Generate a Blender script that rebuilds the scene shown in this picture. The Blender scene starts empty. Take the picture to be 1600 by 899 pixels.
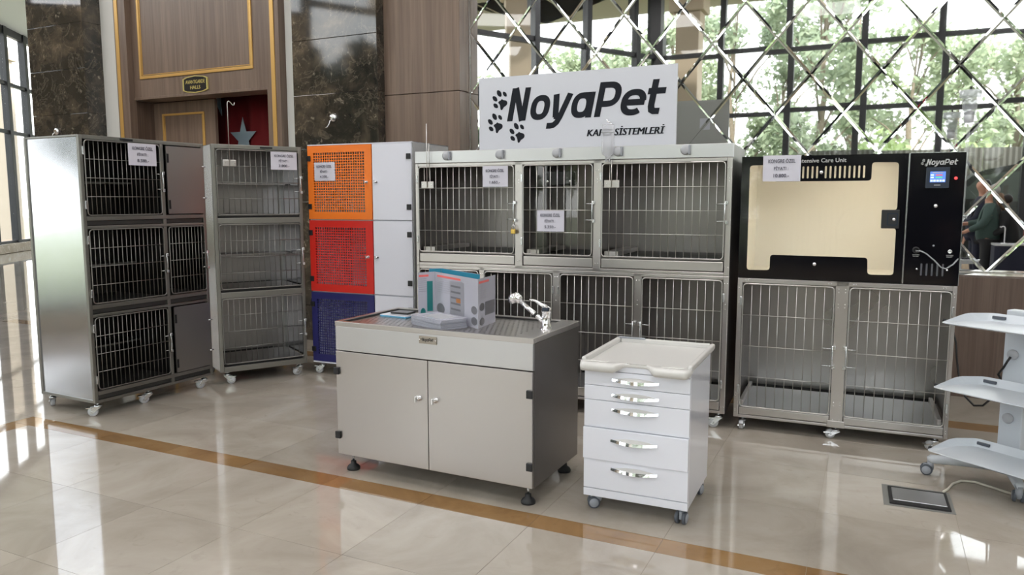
import bpy, bmesh, math, random
from mathutils import Vector, Matrix
from mathutils.geometry import tessellate_polygon

# ------------------------------------------------------------------ camera, sky, exposure
scene = bpy.context.scene
COL = scene.collection
cam = bpy.data.cameras.new('camera'); cam_o = bpy.data.objects.new('camera', cam); COL.objects.link(cam_o)
cam.sensor_fit = 'HORIZONTAL'; cam.sensor_width = 36.0; cam.lens = 1185.8 * 36.0 / 1600.0
cam.clip_start = 0.05; cam.clip_end = 300
cam_o.location = (0, 0, 1.5)
cam_o.rotation_euler = (math.radians(90 - 6.576), 0, math.radians(25.611))
scene.camera = cam_o
vs = scene.view_settings
vs.view_transform = 'Standard'; vs.look = 'None'; vs.gamma = 1.0; vs.use_curve_mapping = False
vs.exposure = 0.85

world = bpy.data.worlds.new('sky'); scene.world = world; world.use_nodes = True
wn = world.node_tree.nodes; wl = world.node_tree.links
bg = wn['Background']
tc = wn.new('ShaderNodeTexCoord'); sep = wn.new('ShaderNodeSeparateXYZ'); rp = wn.new('ShaderNodeValToRGB')
wl.new(tc.outputs['Generated'], sep.inputs[0]); wl.new(sep.outputs['Z'], rp.inputs['Fac'])
rp.color_ramp.elements[0].position = 0.0; rp.color_ramp.elements[0].color = (1.0, 0.975, 0.98, 1)
rp.color_ramp.elements[1].position = 0.8; rp.color_ramp.elements[1].color = (0.82, 0.89, 1.0, 1)
wl.new(rp.outputs['Color'], bg.inputs['Color']); bg.inputs['Strength'].default_value = 3.0

sun = bpy.data.lights.new('sun', 'SUN'); sun.energy = 5.0; sun.angle = math.radians(12); sun.color = (1.0, 0.95, 0.86)
sun_o = bpy.data.objects.new('sun', sun); COL.objects.link(sun_o); sun_o.rotation_euler = (math.radians(-42), math.radians(20), 0)

random.seed(7)
YW = 6.64          # plane of the mirror wall
CEIL = 6.45

# ------------------------------------------------------------------ mesh helpers
class MB:
    def __init__(s): s.v = []; s.f = []; s.sm = []
    def add(s, vs_, fs, smooth=False):
        o = len(s.v); s.v += [tuple(v) for v in vs_]; s.f += [tuple(i + o for i in f) for f in fs]; s.sm += [smooth] * len(fs); return s
    def box(s, x0, y0, z0, x1, y1, z1):
        return s.add([(x0,y0,z0),(x1,y0,z0),(x1,y1,z0),(x0,y1,z0),(x0,y0,z1),(x1,y0,z1),(x1,y1,z1),(x0,y1,z1)],
                     [(0,3,2,1),(4,5,6,7),(0,1,5,4),(1,2,6,5),(2,3,7,6),(3,0,4,7)])
    def cbox(s, x0, y0, z0, x1, y1, z1, b=0.004):
        # box with chamfered edges
        X = (x0, x1); Y = (y0, y1); Z = (z0, z1); bm = bmesh.new()
        bmesh.ops.create_cube(bm, size=1.0)
        for v in bm.verts: v.co = ((x0+x1)/2 + v.co.x*(x1-x0), (y0+y1)/2 + v.co.y*(y1-y0), (z0+z1)/2 + v.co.z*(z1-z0))
        bmesh.ops.bevel(bm, geom=bm.edges[:], offset=b, segments=2, profile=0.5, affect='EDGES', clamp_overlap=True)
        bm.verts.index_update(); s.add([v.co[:] for v in bm.verts], [[v.index for v in f.verts] for f in bm.faces]); bm.free(); return s
    def tube(s, pts, r, n=8, closed=False, caps=True):
        P = [Vector(p) for p in pts]; m = len(P); R = r if isinstance(r, (list, tuple)) else [r]*m
        up = None; rings = []
        for i in range(m):
            a = P[i-1] if (i > 0 or closed) else P[i]; b = P[(i+1) % m] if (i < m-1 or closed) else P[i]
            t = (b - a).normalized()
            if up is None:
                up = Vector((0,0,1)) if abs(t.z) < 0.9 else Vector((1,0,0))
            u = t.cross(up).normalized(); w = u.cross(t).normalized(); up = w
            rings.append([P[i] + (u*math.cos(2*math.pi*k/n) + w*math.sin(2*math.pi*k/n))*R[i] for k in range(n)])
        vs_ = [q for rg in rings for q in rg]; fs = []
        for i in range(m if closed else m-1):
            j = (i+1) % m
            for k in range(n): fs.append((i*n+k, i*n+(k+1)%n, j*n+(k+1)%n, j*n+k))
        if caps and not closed: fs += [tuple(range(n-1,-1,-1)), tuple((m-1)*n+k for k in range(n))]
        return s.add(vs_, fs, True)
    def cyl(s, p0, p1, r, n=16): return s.tube([p0, p1], r, n)
    def lathe(s, prof, n=20, c=(0,0,0), axis='z'):
        # prof: (radius, height) list
        vs_ = []; fs = []; m = len(prof)
        for (r, h) in prof:
            for k in range(n):
                a = 2*math.pi*k/n; x, y = r*math.cos(a), r*math.sin(a)
                q = (x, y, h) if axis == 'z' else ((x, h, y) if axis == 'y' else (h, x, y))
                vs_.append((c[0]+q[0], c[1]+q[1], c[2]+q[2]))
        for i in range(m-1):
            for k in range(n): fs.append((i*n+k, i*n+(k+1)%n, (i+1)*n+(k+1)%n, (i+1)*n+k))
        fs += [tuple(range(n-1,-1,-1)), tuple((m-1)*n+k for k in range(n))]
        return s.add(vs_, fs, True)
    def plate(s, loops, y0, y1):
        # loops in (x,z); first is the outline, the rest are holes
        L = [[Vector((x, z, 0)) for x, z in lp] for lp in loops]
        tri = tessellate_polygon(L); flat = [p for lp in loops for p in lp]; N = len(flat)
        vs_ = [(x, y0, z) for x, z in flat] + [(x, y1, z) for x, z in flat]
        fs = []
        for t in tri:
            a, b, c = [flat[i] for i in t]
            ar = (b[0]-a[0])*(c[1]-a[1]) - (b[1]-a[1])*(c[0]-a[0])
            t = tuple(t) if ar > 0 else tuple(reversed(t))
            fs.append(t); fs.append(tuple(i+N for i in reversed(t)))
        o = 0
        for lp in loops:
            k = len(lp)
            for i in range(k): fs.append((o+i, o+(i+1)%k, o+(i+1)%k+N, o+i+N))
            o += k
        return s.add(vs_, fs)
    def extrude_y(s, prof, x0, x1):
        # profile (y,z) swept along x
        n = len(prof); vs_ = [(x0,y,z) for y,z in prof] + [(x1,y,z) for y,z in prof]
        fs = [(i,(i+1)%n,(i+1)%n+n,i+n) for i in range(n)] + [tuple(range(n-1,-1,-1)), tuple(range(n,2*n))]
        return s.add(vs_, fs)
    def mesh(s, name):
        me = bpy.data.meshes.new(name); me.from_pydata(s.v, [], s.f)
        if any(s.sm): me.polygons.foreach_set('use_smooth', s.sm)
        bm = bmesh.new(); bm.from_mesh(me); bmesh.ops.recalc_face_normals(bm, faces=bm.faces[:]); bm.to_mesh(me); bm.free()
        me.update(); return me

def rrect(x0, z0, x1, z1, r, n=5):
    pts = []
    for cx, cz, a0 in ((x1-r,z1-r,0),(x0+r,z1-r,90),(x0+r,z0+r,180),(x1-r,z0+r,270)):
        for k in range(n+1):
            a = math.radians(a0 + 90*k/n); pts.append((cx+r*math.cos(a), cz+r*math.sin(a)))
    return pts
def round_poly(P, r, n=4):
    out = []; m = len(P)
    for i in range(m):
        p = Vector(P[i]); a = (Vector(P[i-1]) - p); b = (Vector(P[(i+1)%m]) - p)
        d = min(r, a.length*0.45, b.length*0.45); A = p + a.normalized()*d; B = p + b.normalized()*d
        for k in range(n+1):
            t = k/n; q = A*(1-t)**2 + p*2*t*(1-t) + B*t*t; out.append((q.x, q.y))
    return out
def circle(cx, cz, r, n=16): return [(cx + r*math.cos(2*math.pi*k/n), cz + r*math.sin(2*math.pi*k/n)) for k in range(n)]

def part(name, mb, mat, parent=None, loc=None, rot=None, smooth_angle=None):
    me = mb.mesh(name) if isinstance(mb, MB) else mb
    if mat is not None and len(me.materials) == 0: me.materials.append(mat)
    o = bpy.data.objects.new(name, me); COL.objects.link(o)
    if parent is not None: o.parent = parent
    if loc: o.location = loc
    if rot: o.rotation_euler = rot
    return o
def tag(o, label=None, cat=None, group=None, kind=None):
    if label: o['label'] = label
    if cat: o['category'] = cat
    if group: o['group'] = group
    if kind: o['kind'] = kind
    return o
def thing(name, label, cat, loc=(0,0,0), rz=0.0, group=None):
    o = bpy.data.objects.new(name, None); COL.objects.link(o); o.empty_display_size = 0.1
    o.location = loc; o.rotation_euler = (0,0,rz)
    return tag(o, label, cat, group)
def struct_empty(name, loc=(0,0,0), rz=0.0):
    o = bpy.data.objects.new(name, None); COL.objects.link(o); o.location = loc; o.rotation_euler = (0,0,rz); o['kind'] = 'structure'; return o
def struct(name, mb, mat):
    o = part(name, mb, mat); o['kind'] = 'structure'; return o
def copy_tree(o, parent=None):
    c = o.copy(); COL.objects.link(c); c.parent = parent
    for ch in list(o.children): copy_tree(ch, c)
    return c
_tc = {}
def text_mesh(s, size, shear=0.0, bold=0.0, align='CENTER', thick=0.0008, spacing=1.0):
    cu = bpy.data.curves.new('txt', 'FONT'); cu.body = s; cu.size = size; cu.shear = shear; cu.offset = bold
    cu.align_x = align; cu.align_y = 'CENTER'; cu.extrude = thick; cu.resolution_u = 3; cu.space_character = spacing
    ob = bpy.data.objects.new('txt', cu); me = bpy.data.meshes.new_from_object(ob)
    bpy.data.objects.remove(ob); bpy.data.curves.remove(cu)
    for v in me.vertices: v.co = (v.co.x, -v.co.z, v.co.y)
    me.update(); return me
def thicken(me, dx):
    bm = bmesh.new(); bm.from_mesh(me); geom = bm.verts[:] + bm.edges[:] + bm.faces[:]
    for k, d_ in enumerate(dx):
        r = bmesh.ops.duplicate(bm, geom=geom); vv = [g for g in r['geom'] if isinstance(g, bmesh.types.BMVert)]
        bmesh.ops.translate(bm, verts=vv, vec=(d_, -0.00012*(k+1), 0))
    bm.to_mesh(me); bm.free(); return me
def fit_text(s, x0, x1, z0, z1, **kw):
    # text filling the given width and height
    me = text_mesh(s, 1.0, **kw); xs = [v.co.x for v in me.vertices]; zs = [v.co.z for v in me.vertices]
    sx = (x1-x0)/(max(xs)-min(xs)); sz = (z1-z0)/(max(zs)-min(zs)); mx, mz = min(xs), min(zs)
    for v in me.vertices: v.co = (x0 + (v.co.x-mx)*sx, v.co.y, z0 + (v.co.z-mz)*sz)
    me.update(); return me

# ------------------------------------------------------------------ materials
def new_mat(name):
    m = bpy.data.materials.new(name); m.use_nodes = True; nt = m.node_tree; return m, nt.nodes, nt.links, nt.nodes['Principled BSDF']
def pbr(name, col, metal=0.0, rough=0.5, spec=None, emit=None, es=0.0, coat=0.0, alpha=None, trans=0.0, ior=None):
    m, N, L, b = new_mat(name)
    b.inputs['Base Color'].default_value = (*col, 1); b.inputs['Metallic'].default_value = metal; b.inputs['Roughness'].default_value = rough
    if spec is not None: b.inputs['Specular IOR Level'].default_value = spec
    if emit: b.inputs['Emission Color'].default_value = (*emit, 1); b.inputs['Emission Strength'].default_value = es
    b.inputs['Coat Weight'].default_value = coat
    if coat: b.inputs['Coat Roughness'].default_value = 0.05
    if trans: b.inputs['Transmission Weight'].default_value = trans
    if ior: b.inputs['IOR'].default_value = ior
    return m
def coords(N, L, scale, kind='Object'):
    t = N.new('ShaderNodeTexCoord'); mp = N.new('ShaderNodeMapping'); mp.inputs['Scale'].default_value = scale
    L.new(t.outputs[kind], mp.inputs['Vector']); return mp.outputs['Vector']
def world_coords(N, L, scale):
    g = N.new('ShaderNodeNewGeometry'); mp = N.new('ShaderNodeMapping'); mp.inputs['Scale'].default_value = scale
    L.new(g.outputs['Position'], mp.inputs['Vector']); return mp.outputs['Vector']
def noise(N, L, vec, scale, detail=4, rough=0.55, dist=0.0):
    n = N.new('ShaderNodeTexNoise'); n.inputs['Scale'].default_value = scale; n.inputs['Detail'].default_value = detail
    n.inputs['Roughness'].default_value = rough; n.inputs['Distortion'].default_value = dist; L.new(vec, n.inputs['Vector']); return n.outputs['Fac']
def ramp(N, L, fac, stops):
    r = N.new('ShaderNodeValToRGB'); e = r.color_ramp.elements
    while len(e) < len(stops): e.new(0.5)
    for k, (p, c) in enumerate(stops): e[k].position = p; e[k].color = (*c, 1)
    L.new(fac, r.inputs['Fac']); return r.outputs['Color']
def maprange(N, L, fac, a, b, lo=0.0, hi=1.0):
    r = N.new('ShaderNodeMapRange'); r.inputs['From Min'].default_value = lo; r.inputs['From Max'].default_value = hi
    r.inputs['To Min'].default_value = a; r.inputs['To Max'].default_value = b; L.new(fac, r.inputs['Value']); return r.outputs['Result']
def mixc(N, L, fac, a, b, mode='MIX'):
    m = N.new('ShaderNodeMix'); m.data_type = 'RGBA'; m.blend_type = mode
    if isinstance(fac, float): m.inputs['Factor'].default_value = fac
    else: L.new(fac, m.inputs['Factor'])
    for s, k in ((a, 'A'), (b, 'B')):
        sock = [i for i in m.inputs if i.name == k and i.type == 'RGBA'][0]
        if isinstance(s, tuple): sock.default_value = (*s, 1)
        else: L.new(s, sock)
    return [o for o in m.outputs if o.type == 'RGBA'][0]
def bump(N, L, b, h, strength, dist=0.002):
    n = N.new('ShaderNodeBump'); n.inputs['Strength'].default_value = strength; n.inputs['Distance'].default_value = dist
    L.new(h, n.inputs['Height']); L.new(n.outputs['Normal'], b.inputs['Normal'])

def steel(name, col, r0, r1, brush=(1.5, 1.5, 40), wave=0.12):
    m, N, L, b = new_mat(name); b.inputs['Metallic'].default_value = 1.0
    big = noise(N, L, coords(N, L, (1,1,1)), 2.3, 2)
    L.new(maprange(N, L, big, r0, r1, 0.3, 0.7), b.inputs['Roughness'])
    b.inputs['Base Color'].default_value = (*col, 1)
    if wave: bump(N, L, b, noise(N, L, coords(N, L, (1,1,1)), 1.6, 0), wave, 0.006)
    return m
M = {}
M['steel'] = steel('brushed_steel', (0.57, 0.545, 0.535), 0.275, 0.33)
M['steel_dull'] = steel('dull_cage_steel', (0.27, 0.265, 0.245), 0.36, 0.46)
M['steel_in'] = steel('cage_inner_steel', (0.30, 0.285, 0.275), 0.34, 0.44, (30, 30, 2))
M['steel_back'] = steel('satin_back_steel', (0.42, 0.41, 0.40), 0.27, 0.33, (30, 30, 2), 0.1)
M['steel_dark'] = steel('dark_inner_steel', (0.09, 0.09, 0.088), 0.45, 0.6)  # darkest steel, for cage interiors, trays, racks and the basin
M['steel_side'] = steel('polished_side_steel', (0.60, 0.62, 0.66), 0.15, 0.2, (20, 20, 2), 0.35)
M['steel_tray'] = steel('pale_tray_steel', (0.64, 0.64, 0.66), 0.30, 0.4)
M['wire'] = pbr('wire_bar_metal', (0.56, 0.55, 0.53), 1.0, 0.32)
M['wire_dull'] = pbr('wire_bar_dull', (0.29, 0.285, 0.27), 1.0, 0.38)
M['chrome'] = pbr('chrome', (0.88, 0.88, 0.90), 1.0, 0.07)
M['zinc'] = pbr('zinc_castor_metal', (0.72, 0.74, 0.76), 1.0, 0.22)
M['grey_wheel'] = pbr('pale_grey_wheel', (0.52, 0.53, 0.55), 0, 0.45)
M['castor_grey'] = pbr('castor_plastic_grey', (0.33, 0.35, 0.39), 0, 0.45)
M['tyre'] = pbr('dark_tyre', (0.08, 0.09, 0.11), 0, 0.5)
M['black'] = pbr('black_plastic', (0.012, 0.012, 0.014), 0, 0.4)
M['black_gloss'] = pbr('black_acrylic', (0.004, 0.004, 0.006), 0, 0.08)
M['gap'] = pbr('dark_gap', (0.01, 0.01, 0.01), 0, 0.8)
M['white_gloss'] = pbr('white_lacquer', (0.77, 0.785, 0.86), 0, 0.12, coat=0.3)
M['white_abs'] = pbr('white_tray_plastic', (0.66, 0.65, 0.63), 0, 0.28)
M['white_sat'] = pbr('white_satin_paint', (0.76, 0.77, 0.80), 0, 0.35)
M['trolley'] = pbr('trolley_white', (0.58, 0.62, 0.67), 0, 0.3)
M['orange'] = pbr('orange_door', (0.86, 0.20, 0.018), 0, 0.32)
M['red'] = pbr('red_door', (0.62, 0.022, 0.014), 0, 0.32)
M['blue'] = pbr('navy_door', (0.022, 0.022, 0.125), 0, 0.32)
M['cabinet_white'] = pbr('cabinet_white', (0.71, 0.72, 0.80), 0, 0.3)
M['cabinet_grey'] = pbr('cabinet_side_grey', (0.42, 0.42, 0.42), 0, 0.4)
M['paper'] = pbr('paper', (0.62, 0.61, 0.69), 0, 0.6)
M['ink'] = pbr('ink', (0.05, 0.05, 0.08), 0, 0.6)
M['sign'] = pbr('sign_white', (0.62, 0.64, 0.70), 0, 0.5)
M['sign_back'] = pbr('sign_back_grey', (0.42, 0.43, 0.41), 0, 0.6)
M['sign_ink'] = pbr('sign_black', (0.012, 0.014, 0.02), 0, 0.7, spec=0.2)
M['silver_ink'] = pbr('silver_print', (0.48, 0.48, 0.48), 0.3, 0.4)
M['cream'] = pbr('cream_lining', (0.90, 0.87, 0.80), 0, 0.35)
M['gold'] = pbr('gold_moulding', (0.66, 0.40, 0.12), 0.35, 0.38)
M['gold_ink'] = pbr('gold_lettering', (0.72, 0.62, 0.22), 0.5, 0.35)
M['plaque'] = pbr('plaque_black', (0.010, 0.010, 0.012), 0, 0.3)
M['wall_white'] = pbr('wall_white', (0.74, 0.74, 0.71), 0, 0.7)
M['ceiling'] = pbr('ceiling_white', (0.90, 0.90, 0.89), 0, 0.8)
M['mullion'] = pbr('dark_mullion', (0.018, 0.019, 0.023), 0, 0.4)
M['beige'] = pbr('beige_column', (0.55, 0.44, 0.34), 0, 0.7)
M['brass'] = pbr('brass', (0.72, 0.50, 0.12), 1.0, 0.3)
M['mirror'] = pbr('mirror_silver', (0.90, 0.91, 0.90), 1.0, 0.015)
M['flag'] = pbr('flag_red', (0.20, 0.008, 0.012), 0, 0.8)
M['flag_white'] = pbr('flag_white', (0.28, 0.36, 0.42), 0, 0.7)
M['rubber'] = pbr('black_rubber', (0.015, 0.015, 0.016), 0, 0.55)
M['teal_print'] = pbr('teal_print', (0.02, 0.20, 0.20), 0, 0.3)
M['cyan_print'] = pbr('cyan_print', (0.03, 0.25, 0.38), 0, 0.25)
M['coral_print'] = pbr('coral_print', (0.80, 0.16, 0.15), 0, 0.3)
M['photo_grey'] = pbr('photo_grey', (0.16, 0.16, 0.18), 0, 0.3)
M['photo_steel'] = pbr('photo_steel_grey', (0.30, 0.30, 0.34), 0, 0.3)
M['photo_rust'] = pbr('photo_rust', (0.45, 0.18, 0.06), 0, 0.3)
M['gloss_paper'] = pbr('glossy_paper', (0.46, 0.46, 0.53), 0, 0.15)
M['page'] = pbr('page_edges', (0.36, 0.37, 0.43), 0, 0.6)
M['socket_grey'] = pbr('grey_socket', (0.42, 0.43, 0.46), 0, 0.5)
M['cable_black'] = pbr('black_cable', (0.012, 0.012, 0.014), 0, 0.5)
M['cable_white'] = pbr('cream_cable', (0.66, 0.62, 0.52), 0, 0.5)
M['lamp'] = pbr('warm_led', (1, 0.9, 0.7), 0, 0.5, emit=(1.0, 0.90, 0.74), es=24.0)
M['fill_glow'] = pbr('added_panel_glow', (1,1,1), 0, 0.5, emit=(1.0, 0.96, 0.965), es=6.0)  # glow of the added ceiling panels
M['screen'] = pbr('screen_blue', (0.02, 0.04, 0.12), 0, 0.2, emit=(0.12, 0.25, 0.75), es=0.7)
M['screen_bar'] = pbr('screen_bright', (0.3, 0.4, 0.8), 0, 0.2, emit=(0.35, 0.5, 1.0), es=1.2)
M['screen_green'] = pbr('screen_green', (0.1, 0.4, 0.2), 0, 0.2, emit=(0.1, 0.55, 0.2), es=0.6)
M['screen_red'] = pbr('screen_red', (0.4, 0.1, 0.1), 0, 0.2, emit=(0.6, 0.1, 0.1), es=0.6)
M['red_led'] = pbr('red_led', (0.6, 0.02, 0.02), 0, 0.2, emit=(1.0, 0.08, 0.08), es=0.8)
M['slate'] = pbr('slate_screen', (0.03, 0.04, 0.06), 0, 0.2)
M['skin'] = pbr('skin', (0.42, 0.22, 0.15), 0, 0.5)
M['hair_black'] = pbr('hair_black', (0.012, 0.010, 0.010), 0, 0.6)
M['hair_grey'] = pbr('hair_grey', (0.30, 0.30, 0.30), 0, 0.6)
M['sweater'] = pbr('teal_sweater', (0.042, 0.075, 0.068), 0, 0.85)
M['navy'] = pbr('navy_cloth', (0.008, 0.010, 0.026), 0, 0.85)
M['black_cloth'] = pbr('black_cloth', (0.010, 0.011, 0.013), 0, 0.85)
M['fur'] = pbr('brown_fur', (0.16, 0.10, 0.06), 0, 0.95)
M['red_metal'] = pbr('red_metal', (0.34, 0.012, 0.03), 0, 0.4)
M['car'] = pbr('car_paint', (0.012, 0.014, 0.014), 0, 0.35)
M['car_glass'] = pbr('car_glass', (0.10, 0.12, 0.11), 0, 0.1)
M['bark'] = pbr('bark', (0.20, 0.16, 0.12), 0, 0.9)
M['soil'] = pbr('garden_ground', (0.16, 0.17, 0.10), 0, 0.95)
M['soffit'] = pbr('soffit', (0.62, 0.52, 0.44), 0, 0.8)

def glass_mat(name, col=(1,1,1), gl=0.06, rough=0.02):
    m = bpy.data.materials.new(name); m.use_nodes = True; N = m.node_tree.nodes; L = m.node_tree.links
    N.remove(N['Principled BSDF']); out = N['Material Output']
    t = N.new('ShaderNodeBsdfTransparent'); t.inputs['Color'].default_value = (*col, 1)
    g = N.new('ShaderNodeBsdfGlossy'); g.inputs['Roughness'].default_value = rough
    lw = N.new('ShaderNodeLayerWeight'); lw.inputs['Blend'].default_value = 0.5
    pw_ = N.new('ShaderNodeMath'); pw_.operation = 'POWER'; pw_.inputs[1].default_value = 4.0; L.new(lw.outputs['Facing'], pw_.inputs[0])
    ml = N.new('ShaderNodeMath'); ml.operation = 'MULTIPLY_ADD'; ml.inputs[1].default_value = 0.45; ml.inputs[2].default_value = gl*0.5; L.new(pw_.outputs[0], ml.inputs[0])
    mx = N.new('ShaderNodeMixShader'); L.new(ml.outputs[0], mx.inputs[0]); L.new(t.outputs[0], mx.inputs[1]); L.new(g.outputs[0], mx.inputs[2])
    L.new(mx.outputs[0], out.inputs['Surface']); return m
M['pane'] = glass_mat('window_glass', (0.95, 0.97, 0.96))
M['acrylic'] = glass_mat('clear_acrylic', (0.96, 0.96, 0.95))
def hazy(name, col, a):
    m, N, L, b = new_mat(name); b.inputs['Base Color'].default_value = (*col, 1); b.inputs['Roughness'].default_value = 0.12; b.inputs['Alpha'].default_value = a; return m
M['clear'] = hazy('clear_plastic', (0.80, 0.83, 0.87), 0.28)
M['bag'] = hazy('clear_bag_film', (0.62, 0.63, 0.68), 0.36)

def marble_floor(name, c0, c1, c2, rough=0.035, joints=False):
    m, N, L, b = new_mat(name)
    v = world_coords(N, L, (1,1,1)); n1 = noise(N, L, v, 1.7, 6, 0.6, 0.8); n2 = noise(N, L, v, 7.0, 5, 0.6, 1.5)
    c = ramp(N, L, n1, [(0.30, c0), (0.52, c1), (0.72, c2)])
    oi = N.new('ShaderNodeObjectInfo'); tone = maprange(N, L, oi.outputs['Random'], 0.90, 1.06)
    cl = N.new('ShaderNodeCombineColor'); [L.new(tone, cl.inputs[k]) for k in range(3)]
    c = mixc(N, L, 1.0, c, cl.outputs[0], 'MULTIPLY')
    c = mixc(N, L, maprange(N, L, n2, 0.0, 0.45, 0.60, 0.72), c, c0)
    if joints:
        br = N.new('ShaderNodeTexBrick'); br.offset = 0.0; br.inputs['Scale'].default_value = 1.0; br.inputs['Brick Width'].default_value = 0.6; br.inputs['Row Height'].default_value = 0.6
        br.inputs['Mortar Size'].default_value = 0.002; L.new(v, br.inputs['Vector'])
        c = mixc(N, L, br.outputs['Fac'], c, (0.30, 0.26, 0.21))
    L.new(c, b.inputs['Base Color'])
    L.new(maprange(N, L, n2, rough*0.7, rough*1.6, 0.3, 0.7), b.inputs['Roughness']); b.inputs['IOR'].default_value = 1.62
    b.inputs['Specular IOR Level'].default_value = 0.6
    return m
M['floor_tile'] = marble_floor('beige_floor_marble', (0.33, 0.29, 0.245), (0.42, 0.375, 0.32), (0.48, 0.44, 0.385))
M['floor_far'] = marble_floor('beige_floor_marble_far', (0.33, 0.29, 0.245), (0.42, 0.375, 0.32), (0.48, 0.44, 0.385), joints=True)
M['floor_band'] = marble_floor('ochre_floor_marble', (0.20, 0.115, 0.05), (0.28, 0.165, 0.072), (0.33, 0.215, 0.11))
M['grout'] = pbr('grout', (0.26, 0.22, 0.17), 0, 0.7)
M['sill'] = marble_floor('beige_sill_marble', (0.42, 0.34, 0.24), (0.52, 0.43, 0.32), (0.6, 0.5, 0.4), 0.2)

def dark_marble():
    m, N, L, b = new_mat('dark_emperador_marble'); v = world_coords(N, L, (1,1,1))
    n1 = noise(N, L, v, 2.6, 8, 0.66, 0.35); n2 = noise(N, L, v, 3.4, 7, 0.6, 0.7); n3 = noise(N, L, v, 11.0, 5, 0.62, 0.4)
    c = ramp(N, L, n1, [(0.28, (0.012,0.012,0.010)), (0.48, (0.034,0.030,0.024)), (0.60, (0.085,0.068,0.048)), (0.74, (0.19,0.15,0.105))])
    vein = ramp(N, L, n2, [(0.0,(0,0,0)), (0.485,(0,0,0)), (0.50,(1,1,1)), (0.515,(0,0,0))])
    bw = N.new('ShaderNodeRGBToBW'); L.new(vein, bw.inputs[0])
    c = mixc(N, L, maprange(N, L, bw.outputs[0], 0.0, 0.22), c, (0.40, 0.33, 0.24))
    spot = maprange(N, L, n3, 0.0, 0.75, 0.62, 0.70)
    c = mixc(N, L, spot, c, (0.36, 0.31, 0.24)); L.new(c, b.inputs['Base Color']); b.inputs['Roughness'].default_value = 0.06
    b.inputs['IOR'].default_value = 1.65
    return m
M['marble'] = dark_marble()
def wood(name, c0, c1, rough=0.42, dark=1.0):
    m, N, L, b = new_mat(name); v = world_coords(N, L, (9, 9, 0.35)); n1 = noise(N, L, v, 1.6, 5, 0.6, 0.6)
    v2 = world_coords(N, L, (70, 70, 1.2)); n2 = noise(N, L, v2, 1.0, 3, 0.6)
    c = mixc(N, L, maprange(N, L, n1, 0.0, 1.0, 0.32, 0.68), tuple(x*dark for x in c0), tuple(x*dark for x in c1))
    c = mixc(N, L, maprange(N, L, n2, 0.0, 0.5, 0.45, 0.75), c, tuple(x*0.62*dark for x in c0)); L.new(c, b.inputs['Base Color'])
    b.inputs['Roughness'].default_value = rough; bump(N, L, b, n2, 0.15, 0.001); return m
M['wood'] = wood('grey_walnut_veneer', (0.155, 0.105, 0.078), (0.235, 0.168, 0.125))
M['wood_shaded'] = wood('shaded_walnut_veneer', (0.085, 0.055, 0.042), (0.13, 0.088, 0.066))  # walnut darkened, shade of the doorway put into the colour
M['wood_low'] = wood('brown_wainscot_veneer', (0.11, 0.072, 0.055), (0.165, 0.115, 0.09))
def leaf_mat(name, c0, c1):
    m, N, L, b = new_mat(name); oi = N.new('ShaderNodeObjectInfo'); n = noise(N, L, coords(N, L, (1,1,1)), 1.6, 3)
    c = mixc(N, L, maprange(N, L, n, 0, 1, 0.35, 0.65), c0, c1); L.new(c, b.inputs['Base Color']); b.inputs['Roughness'].default_value = 0.6
    tr = N.new('ShaderNodeBsdfTranslucent'); L.new(c, tr.inputs['Color']); mx = N.new('ShaderNodeMixShader'); mx.inputs[0].default_value = 0.4
    L.new(b.outputs[0], mx.inputs[1]); L.new(tr.outputs[0], mx.inputs[2]); L.new(mx.outputs[0], N['Material Output'].inputs['Surface']); return m
M['leaf_a'] = leaf_mat('eucalyptus_leaf', (0.24, 0.30, 0.20), (0.36, 0.41, 0.28))
M['leaf_b'] = leaf_mat('olive_leaf', (0.30, 0.36, 0.23), (0.42, 0.47, 0.32))
M['leaf_d'] = leaf_mat('dark_hedge_leaf', (0.035, 0.055, 0.028), (0.06, 0.085, 0.04))
M['leaf_c'] = leaf_mat('bright_shrub_leaf', (0.36, 0.46, 0.20), (0.50, 0.58, 0.30))
def corrugated():
    m, N, L, b = new_mat('grey_corrugated_sheet'); n = noise(N, L, world_coords(N, L, (1,1,0.3)), 3.0, 3)
    L.new(mixc(N, L, n, (0.085, 0.083, 0.072), (0.12, 0.115, 0.10)), b.inputs['Base Color']); b.inputs['Roughness'].default_value = 0.6; return m
M['fence'] = corrugated()

# ------------------------------------------------------------------ floor
FX0, FX1, FY0 = -9.76, 2.80, 1.266
PLAN = [(7.3,-5.2),(7.3,18.7),(-26.6,18.7),(-19.7,9.35),(-9.1,2.0),(-5.0,-5.2)]
def slab(z0, z1):
    m = MB().plate([PLAN], z0, z1); m.v = [(x, z, y) for x, y, z in m.v]; return m
fl = struct('floor', slab(-0.06, -0.004), M['floor_far'])
part('grout_bed', MB().box(FX0, FY0, -0.02, FX1, YW, -0.0015), M['grout'], fl)
unit = MB().box(0, 0, -1, 1, 1, 0).mesh('floor_tile'); unit.materials.append(M['floor_tile'])
unit_b = MB().box(0, 0, -1, 1, 1, 0).mesh('border_tile'); unit_b.materials.append(M['floor_band'])
def ftile(x0, x1, y0, y1, band=False):
    g = 0.0009; o = part('border_tile' if band else 'floor_tile', unit_b if band else unit, None, fl)
    o.location = (x0+g, y0+g, random.uniform(-0.0002, 0)); o.scale = (x1-x0-2*g, y1-y0-2*g, 0.012)
P = 0.598; JX = [-0.7875 + P*k for k in range(-15, 7)]
def cols(a, b):
    e = [a] + [x for x in JX if a + 0.12 < x < b - 0.12] + [b]; return list(zip(e[:-1], e[1:]))
rows_f = [(3.06 - P*(k+1), 3.06 - P*k) for k in range(3)]
rows_b = [(3.205 + 0.616*k, 3.205 + 0.616*(k+1)) for k in range(4)] + [(5.85, YW)]
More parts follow.
